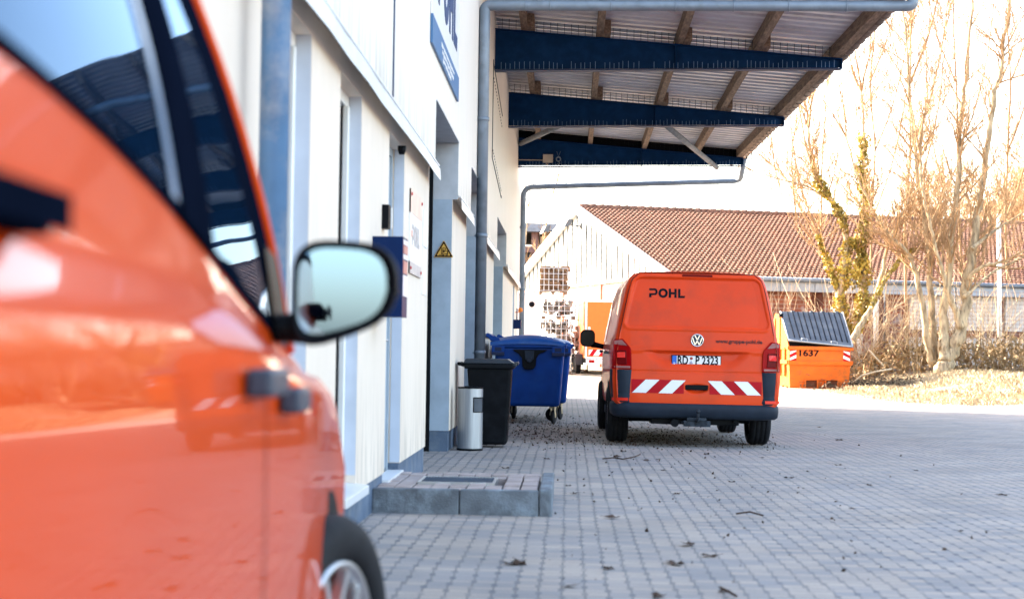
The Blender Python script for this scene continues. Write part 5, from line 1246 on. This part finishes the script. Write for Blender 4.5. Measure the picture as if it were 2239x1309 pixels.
def tree(label, stems, seed, dens=7.0, tw=2.4, depth=3, up=0.3, ivy=None, name="bare_tree", base=None, rmin=0.010, kids=(4, 5, 4), from_t=0.25, group=None, bark=None, twig=None, nivy=1000):
    rnd = random.Random(seed)
    T = thing(name, label, "tree", base if base is not None else stems[0][0][0], 0, group)
    inv = T.location.copy(); tr, br, iv = MB(), MB(), MB()
    for pts, r0, r1 in stems:
        P = resample([p-inv for p in pts], 4, rnd, r0*0.18); m = len(P)
        tr.tube(P, [0.86*lerp(r0, r1, (i/(m-1))**0.55)*rnd.uniform(0.93, 1.07) for i in range(m)], 9)
        L = sum((P[i+1]-P[i]).length for i in range(m-1))
        for k in range(int(L*dens/2.2)):
            t = rnd.uniform(from_t, 1.0); i = min(m-2, int(t*(m-1))); a = P[i].lerp(P[i+1], t*(m-1)-i)
            base_d = (P[i+1]-P[i]).normalized(); s = rvec(rnd); s.z *= 0.4; s = (s-base_d*s.dot(base_d)).normalized()
            d = (base_d*0.7+s*rnd.uniform(0.5, 1.0)+Vector((0, 0, up*0.6))).normalized()
            rr = lerp(r0, r1, t)
            grow(br, rnd, a, d, tw*rnd.uniform(0.5, 1.1)*(1.15-0.5*t), max(0.014, min(0.034, rr*rnd.uniform(0.25, 0.5))), depth-1, up, 0.2, rmin, kids)
        d = (P[-1]-P[-2]).normalized()
        for k in range(3): grow(br, rnd, P[-1], (d+rvec(rnd)*0.35).normalized(), tw*0.9, max(0.014, r1), depth-1, up, 0.2, rmin, kids)
    tr.build("trunk", bark or M_bark, T); br.build("branches", twig or M_twig, T)
    if ivy:
        for pts, w, cnt in ivy:
            P = resample([p-inv for p in pts], 5); m = len(P)
            for k in range(cnt):
                t = rnd.random(); i = min(m-2, int(t*(m-1))); a = P[i].lerp(P[i+1], t*(m-1)-i)
                cl_ = 0.55+0.75*noise.noise(a*1.6+Vector((seed, 0, 0)))
                rad = w*max(0.12, cl_)*rnd.random()**0.55*(1.1-0.35*t)
                v = rvec(rnd); leaf_quad(iv, rnd, a+Vector((v.x, v.y, v.z*0.8))*rad, rnd.uniform(0.05, 0.1))
        iv.build("ivy", M_ivy, T)
    return T
def stem(d, pxs, dd=0.0):
    n = len(pxs); return [at(px, py, d+dd*i/max(1, n-1)) for i, (px, py) in enumerate(pxs)]
D = 54.0
tree("multi-stemmed bare tree with a forked gnarled trunk on the grass bank", [
    (stem(D, [(2062, 815), (2075, 780), (2095, 735), (2108, 680), (2118, 600), (2130, 510), (2143, 430), (2158, 330), (2178, 200), (2195, 90), (2212, -40)], 0.8), 0.40, 0.05),
    (stem(D, [(2066, 790), (2062, 740), (2064, 690), (2072, 610), (2080, 520), (2090, 430), (2098, 330), (2108, 220), (2118, 110), (2130, -60)], 1.2), 0.27, 0.05),
    (stem(D, [(2100, 715), (2088, 675), (2075, 640), (2062, 595), (2048, 550), (2035, 500), (2020, 430), (2012, 340)], -1.0), 0.16, 0.04),
    (stem(D+.6, [(2048, 800), (2040, 740), (2036, 680), (2032, 600), (2028, 520), (2015, 440), (2000, 330), (1988, 200), (1978, 60), (1970, -50)], 1.0), 0.2, 0.035),
    (stem(D+.4, [(2040, 800), (2025, 730), (2016, 660), (2004, 600), (1985, 555), (1950, 520), (1920, 480), (1895, 430), (1870, 370), (1850, 300)], -1.5), 0.17, 0.03),
    (stem(D, [(2118, 610), (2135, 590), (2165, 578), (2200, 570), (2240, 545), (2290, 500)], -1.0), 0.11, 0.03),
    (stem(D, [(2108, 650), (2140, 620), (2180, 590), (2240, 560), (2300, 520)], 1.0), 0.08, 0.03),
    (stem(D, [(2125, 545), (2165, 510), (2210, 482), (2260, 450)], 1.5), 0.10, 0.03),
], 11, dens=6.0, tw=2.1, from_t=0.3, rmin=0.007, kids=(5, 5, 4), base=at(2064, 812, D))
dI = 56.5
ivs = [stem(dI, [(1848, 735), (1840, 690), (1836, 640), (1846, 580), (1850, 520), (1838, 470), (1812, 430), (1790, 400), (1775, 340), (1768, 280)]),
       stem(dI, [(1868, 735), (1880, 690), (1888, 640), (1886, 560), (1890, 500), (1893, 440), (1885, 380), (1890, 300), (1884, 200)]),
       stem(dI, [(1850, 735), (1832, 640), (1815, 590), (1800, 545), (1790, 515)])]
tree("ivy-clad tree crowding behind the right end of the orange skip", [
    (ivs[0], 0.22, 0.05), (ivs[1], 0.2, 0.04), (ivs[2], 0.09, 0.03),
    (stem(dI, [(1800, 430), (1770, 410), (1735, 400), (1690, 388), (1650, 375)]), 0.05, 0.02),
    (stem(dI, [(1790, 400), (1765, 330), (1750, 250), (1742, 200)]), 0.06, 0.025)],
    23, dens=4.0, tw=2.0, from_t=0.35, base=at(1850, 735, dI), name="ivy_tree",
    ivy=[(ivs[0][:9], 0.42, 2600), (ivs[1][:8], 0.5, 3000), (ivs[2], 0.35, 900), ([ivs[0][2], ivs[1][3], ivs[0][4]], 0.7, 1300)])
dI = 54.5
lean = stem(dI, [(1862, 745), (1885, 705), (1910, 660), (1926, 610), (1936, 560), (1948, 520), (1962, 490), (1985, 440), (2000, 380)], 1.0)
l2 = stem(dI, [(1905, 668), (1930, 620), (1955, 585), (1975, 560), (2000, 545)], 0.5)
tree("leaning bare tree with an ivy wrapped side branch right of the skip", [(lean, 0.16, 0.03), (l2, 0.07, 0.03)], 31, dens=5, tw=1.8, from_t=0.4, base=lean[0], name="leaning_tree", ivy=[(l2, 0.16, 420), (lean[1:4], 0.14, 160)])
bg = [(1985, 60, 1990, 0.09, "tall slim bare tree behind the fork of the gnarled tree"), (1915, 63, 1905, 0.07, "slim bare tree rising right above the canopy tip"), (1790, 67, 1800, 0.07, "thin bare tree above the shed roof near the canopy edge"),
      (2100, 66, 2090, 0.08, "tall bare tree behind the gnarled tree's right stem"), (2200, 64, 2215, 0.09, "tall bare tree at the right edge of the view"), (2320, 62, 2330, 0.16, "outermost bare tree beyond the right edge"), (1740, 72, 1735, 0.06, "slender pale bare tree just right of the canopy gutter")]
for i, (px, d, px2, r, lab) in enumerate(bg):
    rnd = random.Random(90+i); b = at(px, 780, d); b.z = ground(b.x, b.y); pts = [b]
    for k, py in enumerate((640, 480, 330, 180, 40, -120) if px > 1800 else (640, 520, 430, 340, 260, 190)): pts.append(at(lerp(px, px2, (k+1)/6)+rnd.uniform(-9, 9), py, d))
    st = [(pts, r, 0.03)]
    for s in range(3 if px > 1800 else 1):
        a = pts[2+s]; sg = rnd.choice((-1, 1)); st.append(([a, a+Vector((sg*0.7, 0.2, 1.8)), a+Vector((sg*1.2, 0.1, 4.2)), a+Vector((sg*1.4, -.2, 7.0))], r*0.55, 0.025))
    tree(lab, st, 50+i, dens=3.0, tw=2.2, from_t=0.2, group="bare trees behind the grass bank", rmin=0.008, kids=(5, 5, 4), bark=M_twig)
tree("small bare tree between the far hall and the gable's left slope", [([camx(1.2, 96, 0.5), camx(1.3, 96, 4), camx(1.7, 96, 7.0), camx(2.2, 96, 10.0)], 0.12, 0.03), ([camx(1.3, 96, 3), camx(0.7, 96, 6), camx(0.9, 96, 9.5)], 0.09, 0.03)], 71, dens=1.6, tw=1.8, rmin=0.014, kids=(4, 4, 3))
# fuzzy wood at the far right: no single tree can be told apart
mb = MB(); rnd = random.Random(77)
for i in range(150):
    x = rnd.uniform(24, 95); d = rnd.uniform(95, 130); p = camx(x, d); p.z = ground(p.x, p.y); h = rnd.uniform(9, 13)*min(1, 0.35+(x-22)/22)
    mb.tube([p, p+Vector((rnd.uniform(-.4, .4), 0, h*0.5)), p+Vector((rnd.uniform(-.8, .8), 0, h))], [0.16, 0.09, 0.02], 4, False)
    for k in range(9):
        t = rnd.uniform(0.2, 0.95); grow(mb, rnd, p+Vector((0, 0, h*t)), (rvec(rnd)+Vector((0, 0, 0.5))).normalized(), rnd.uniform(2, 3.6), 0.05, 2, 0.3, 0.25, 0.025, (5, 5))
tag(mb.build("distant_wood", M_twig), "hazy mass of bare winter trees at the far right", "wood", kind="stuff")

# ------------------------------------------------------------------ shrubs, brambles, grass
def shrub(label, px, d, n, h, spread, seed, lean=(0, 0), m=None, depth=1):
    rnd = random.Random(seed); p = at(px, 780, d); p.z = ground(p.x, p.y); S = thing("bare_shrub", label, "shrub", p)
    mb = MB()
    for i in range(n):
        a = rnd.uniform(0, 6.28); o_ = Vector((math.cos(a), math.sin(a), 0))*spread*rnd.random()
        grow(mb, rnd, o_, (Vector((o_.x*0.5+lean[0], o_.y*0.5, 1.0))+rvec(rnd)*0.25).normalized(), h*rnd.uniform(0.5, 1.0), 0.016, depth, 0.05, 0.16, 0.008, (5, 4))
    mb.build("stems", m or M_shoot, S); return S
shrub("pale arching leafless shrub behind the skip lid in front of the brick wall", 1765, 56.5, 15, 3.5, 1.2, 3, (-0.25, 0))
shrub("thin upright pale shoots behind the left end of the skip", 1695, 56.0, 12, 3.6, 0.4, 5, (0, 0), None, 0)
shrub("wide leafless bush left of the ivy tree against the shed eaves", 1790, 58, 12, 4.2, 1.4, 6, (-0.2, 0))
shrub("tangled leafless bush between ivy tree and leaning tree", 1900, 58, 34, 3.4, 1.6, 7, (0.1, 0))
shrub("bare thicket in front of the mesh fence at the right", 2175, 57.5, 26, 3.8, 1.2, 8)
shrub("low leafless thicket left of the gnarled trunk", 1985, 57, 26, 3.0, 1.4, 9)
rnd = random.Random(15); mb = MB()
for i in range(280):          # arching bramble canes
    x = rnd.uniform(11.6, 24); d = rnd.uniform(54, 58.0); p = camx(x, d); p.z = ground(p.x, p.y)
    v = Vector((rnd.uniform(-1, 1), rnd.uniform(-1, .4), 0)).normalized()*rnd.uniform(0.6, 1.6); h = rnd.uniform(0.6, 1.7)
    mb.tube([p, p+v*0.35+Vector((0, 0, h*0.8)), p+v*0.7+Vector((0, 0, h)), p+v*1.2+Vector((0, 0, h*0.55))], [0.014, 0.012, 0.01, 0.008], 3, False)
for i in range(6500):
    x = rnd.uniform(11.4, 25); d = 56.3+rnd.gauss(0, 1.1); p = camx(x, d); cl_ = noise.noise(Vector((x*0.9, d*0.9, 3)))
    h = (1.0+0.55*cl_)*(0.45+0.55*smooth(11.2, 13.2, x)); p.z = ground(p.x, p.y)+h*rnd.random()**0.8
    if cl_ > -0.3 or rnd.random() < 0.4: leaf_quad(mb, rnd, p, rnd.uniform(0.045, 0.1))
tag(mb.build("bramble_undergrowth", M_bramble), "brown and green bramble undergrowth along the foot of the trees", "undergrowth", kind="stuff")
rnd = random.Random(16); mb = MB(); n = 0
while n < 24000:
    d = rnd.uniform(37.5, 56); xl = 9.6-(d-38)*0.03; x = xl+abs(rnd.gauss(0, 1))*4.5+rnd.uniform(-0.4, 0.2)
    if d > 49.5 and x < 9.6: continue
    p = camx(x, d); p.z = ground(p.x, p.y)-0.01
    cl_ = noise.noise(Vector((x*0.7, d*0.5, 0)))
    if cl_ < -0.25 and rnd.random() < 0.8: continue
    h = rnd.uniform(0.04, 0.17)*(1+cl_*0.7)*(0.45 if x < xl+0.8 else 1); v = Vector((rnd.gauss(0, .4), rnd.gauss(0, .4), 0)); w = Vector((rnd.gauss(0, 1), rnd.gauss(0, 1), 0)).normalized()*0.007
    mb.add([p-w, p+w, p+v*h*0.5+Vector((0, 0, h*0.7))+w*0.6, p+v*h*1.2+Vector((0, 0, h))], [(0, 1, 2, 3)]); n += 1
tag(mb.build("dry_grass", M_straw), "bleached dry grass covering the bank below the trees", "grass", kind="stuff")
# dark twig and leaf heap standing in for the skip's shadow
rnd = random.Random(19); mb = MB()
for i in range(420):
    p = camx(rnd.gauss(10.9, 0.75), rnd.gauss(51.5, 0.8)); p.z = ground(p.x, p.y)+abs(rnd.gauss(0, 0.16))
    v = rvec(rnd); v.z *= 0.35; L = rnd.uniform(0.1, 0.5); mb.tube([p, p+v*L*0.5+rvec(rnd)*0.03, p+v*L], [0.011, 0.009, 0.006], 3, False)
for i in range(900):
    p = camx(rnd.gauss(10.9, 0.8), rnd.gauss(51.5, 0.9)); p.z = ground(p.x, p.y)+abs(rnd.gauss(0, 0.13)); leaf_quad(mb, rnd, p, rnd.uniform(0.03, 0.07))
tag(mb.build("skip_shadow_brushwood", mat("shadow brown brushwood", (0.1, 0.07, 0.045), 0.9, var=0.5)), "dark heap of twigs and leaves beside the skip", "brushwood", kind="stuff")
for pts, lab in ((((1862, 838), (1885, 820), (1915, 812), (1950, 806)), "pale bent branch lying on the heap right of the skip"), (((1900, 765), (1915, 782), (1932, 800)), "short pale stick leaning in the grass right of the skip")):
    mb = MB(); P = [at(px, py, 51.0) for px, py in pts]
    for q in P: q.z = max(q.z, ground(q.x, q.y)+0.03)
    mb.tube(P, 0.03, 6); tag(mb.build("fallen_branch", M_shoot), lab, "branch")

# ------------------------------------------------------------------ mesh fence on the right
FN = thing("mesh_fence", "wire mesh fence on posts between the trees and the shed", "fence", camx(13.2, 58.2, 0), YAW)
fz = ground(*camx(13.2, 58.2)[:2])
mb = MB()
for i in range(90): mb.box(i*0.14-0.006, i*0.14+0.006, -0.006, 0.006, fz, fz+2.9)
for j in range(21): mb.box(0, 12.6, -0.012, -0.0065, fz+0.05+j*0.14, fz+0.062+j*0.14)
mb.build("wire_mesh", mat("fence wire", (0.2, 0.13, 0.1), 0.6, 0.3), FN)
for i in range(6):
    mb = MB(); mb.tube([(i*2.5, 0.06, fz-0.1), (i*2.5, 0.06, fz+3.0)], 0.035, 8); mb.build("post", M_dirtgrey, FN)
for px, top, d, lab, nm in ((2187, 470, 57.5, "tall white pole standing before the mesh fence", "white_pole"), (1915, 655, 58.5, "right one of two short white posts behind the leaning tree", "white_post"), (1880, 655, 58.7, "left one of two short white posts behind the ivy tree", "white_post")):
    p = at(px, 780, d); p.z = ground(p.x, p.y); q = at(px-(3 if px > 2000 else 0), top, d); r = 0.075 if px > 2000 else 0.1
    mb = MB(); mb.tube([p, q], r, 12); mb.tube([q, q+Vector((0, 0, 0.04))], [r*1.15, r*0.7], 12)
    tag(mb.build(nm, M_white), lab, "post")

# ------------------------------------------------------------------ leaf litter
def leaf_mesh(seed, s=0.05):
    rnd = random.Random(seed); mb = MB(); rim = []
    for k in range(11):
        a = 2*math.pi*k/11; r = s*(1.0 if k % 2 == 0 else 0.62)*rnd.uniform(0.8, 1.2); rim.append(Vector((r*math.cos(a)*1.25, r*math.sin(a)*0.8, rnd.uniform(0.0, 0.34)*s*1.3)))
    c = Vector((0, 0, 0.12*s)); v = [c]+rim
    mb.add(v, [(0, 1+k, 1+(k+1) % 11) for k in range(11)]); mb.tube([rim[0], rim[0]+Vector((0.4*s, 0.1*s, 0.05*s))], 0.0015, 3, False)
    return mb
protos = [leaf_mesh(i).build("dead_leaf", M_leafbrown) for i in range(4)]
spots = []
for px, py in ((1505, 1188), (1478, 1230), (1551, 1212), (1330, 1240), (1245, 1280), (1135, 1230), (1440, 1300), (1585, 1288), (1340, 1130), (1195, 1002), (1105, 1023), (1243, 1060), (1255, 1078), (1363, 985), (1350, 997), (1440, 1002), (1415, 1005), (1545, 990), (1600, 1050), (1835, 958), (1790, 930), (1900, 1055), (1833, 1012), (2190, 1075), (1465, 1225), (1120, 1232)):
    t = (0.004-CH)/ray(px, py).z; p = Vector((0, 0, CH))+ray(px, py)*t; spots.append((p.x, p.y, 1.3))
rnd = random.Random(12)
for i in range(60): spots.append((-1.0+abs(rnd.gauss(0, 0.9)), rnd.uniform(19.5, 27), 1.0))
for i in range(9): spots.append((rnd.uniform(0.0, 3.4), rnd.uniform(8, 18), rnd.uniform(0.5, 0.9)))
for i, (x, y, s) in enumerate(spots):
    o = protos[i] if i < 4 else protos[i % 4].copy()
    if i >= 4: COL.objects.link(o)
    o.location = (x, y, ground(x, y)+0.006); o.rotation_euler = (0, 0, rnd.uniform(0, 6.28)); k = s*rnd.uniform(0.4, 0.85); o.scale = (k, k, k)
    tag(o, "small curled brown dead leaf lying on the grey paving", "leaf", "dead leaves on the paving")
mb = MB(); rnd = random.Random(21)
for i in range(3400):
    if i >= 900: x, y = (rnd.gauss(0.2, 0.75), rnd.uniform(18.6, 24.5)) if i < 2300 else (rnd.uniform(0.5, 2.5), rnd.gauss(20.3, 1.0))  # litter thickened under the van, also to deepen the weak shade there
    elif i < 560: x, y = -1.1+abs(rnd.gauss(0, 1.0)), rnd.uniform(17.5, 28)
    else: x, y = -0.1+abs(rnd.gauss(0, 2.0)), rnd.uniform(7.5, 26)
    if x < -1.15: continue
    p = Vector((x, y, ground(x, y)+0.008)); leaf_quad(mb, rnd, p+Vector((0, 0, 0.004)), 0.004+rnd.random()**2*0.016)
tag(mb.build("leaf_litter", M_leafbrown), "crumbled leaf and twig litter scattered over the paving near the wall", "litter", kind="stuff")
for pts, lab in ((((1318, 1002), (1340, 1000), (1362, 1003), (1390, 997), (1400, 992)), "thin bent twig lying on the paving near the van's left rear wheel"), (((1575, 1283), (1590, 1290), (1610, 1302)), "short pale stick on the paving at the bottom of the view"), (((1610, 1122), (1640, 1118), (1668, 1126)), "forked twig on the paving right of the step")):
    P = []
    for px, py in pts:
        t = (0.012-CH)/ray(px, py).z; P.append(Vector((0, 0, CH))+ray(px, py)*t)
    mb = MB(); mb.tube(P, 0.006, 5); tag(mb.build("fallen_twig", M_leafbrown), lab, "twig")
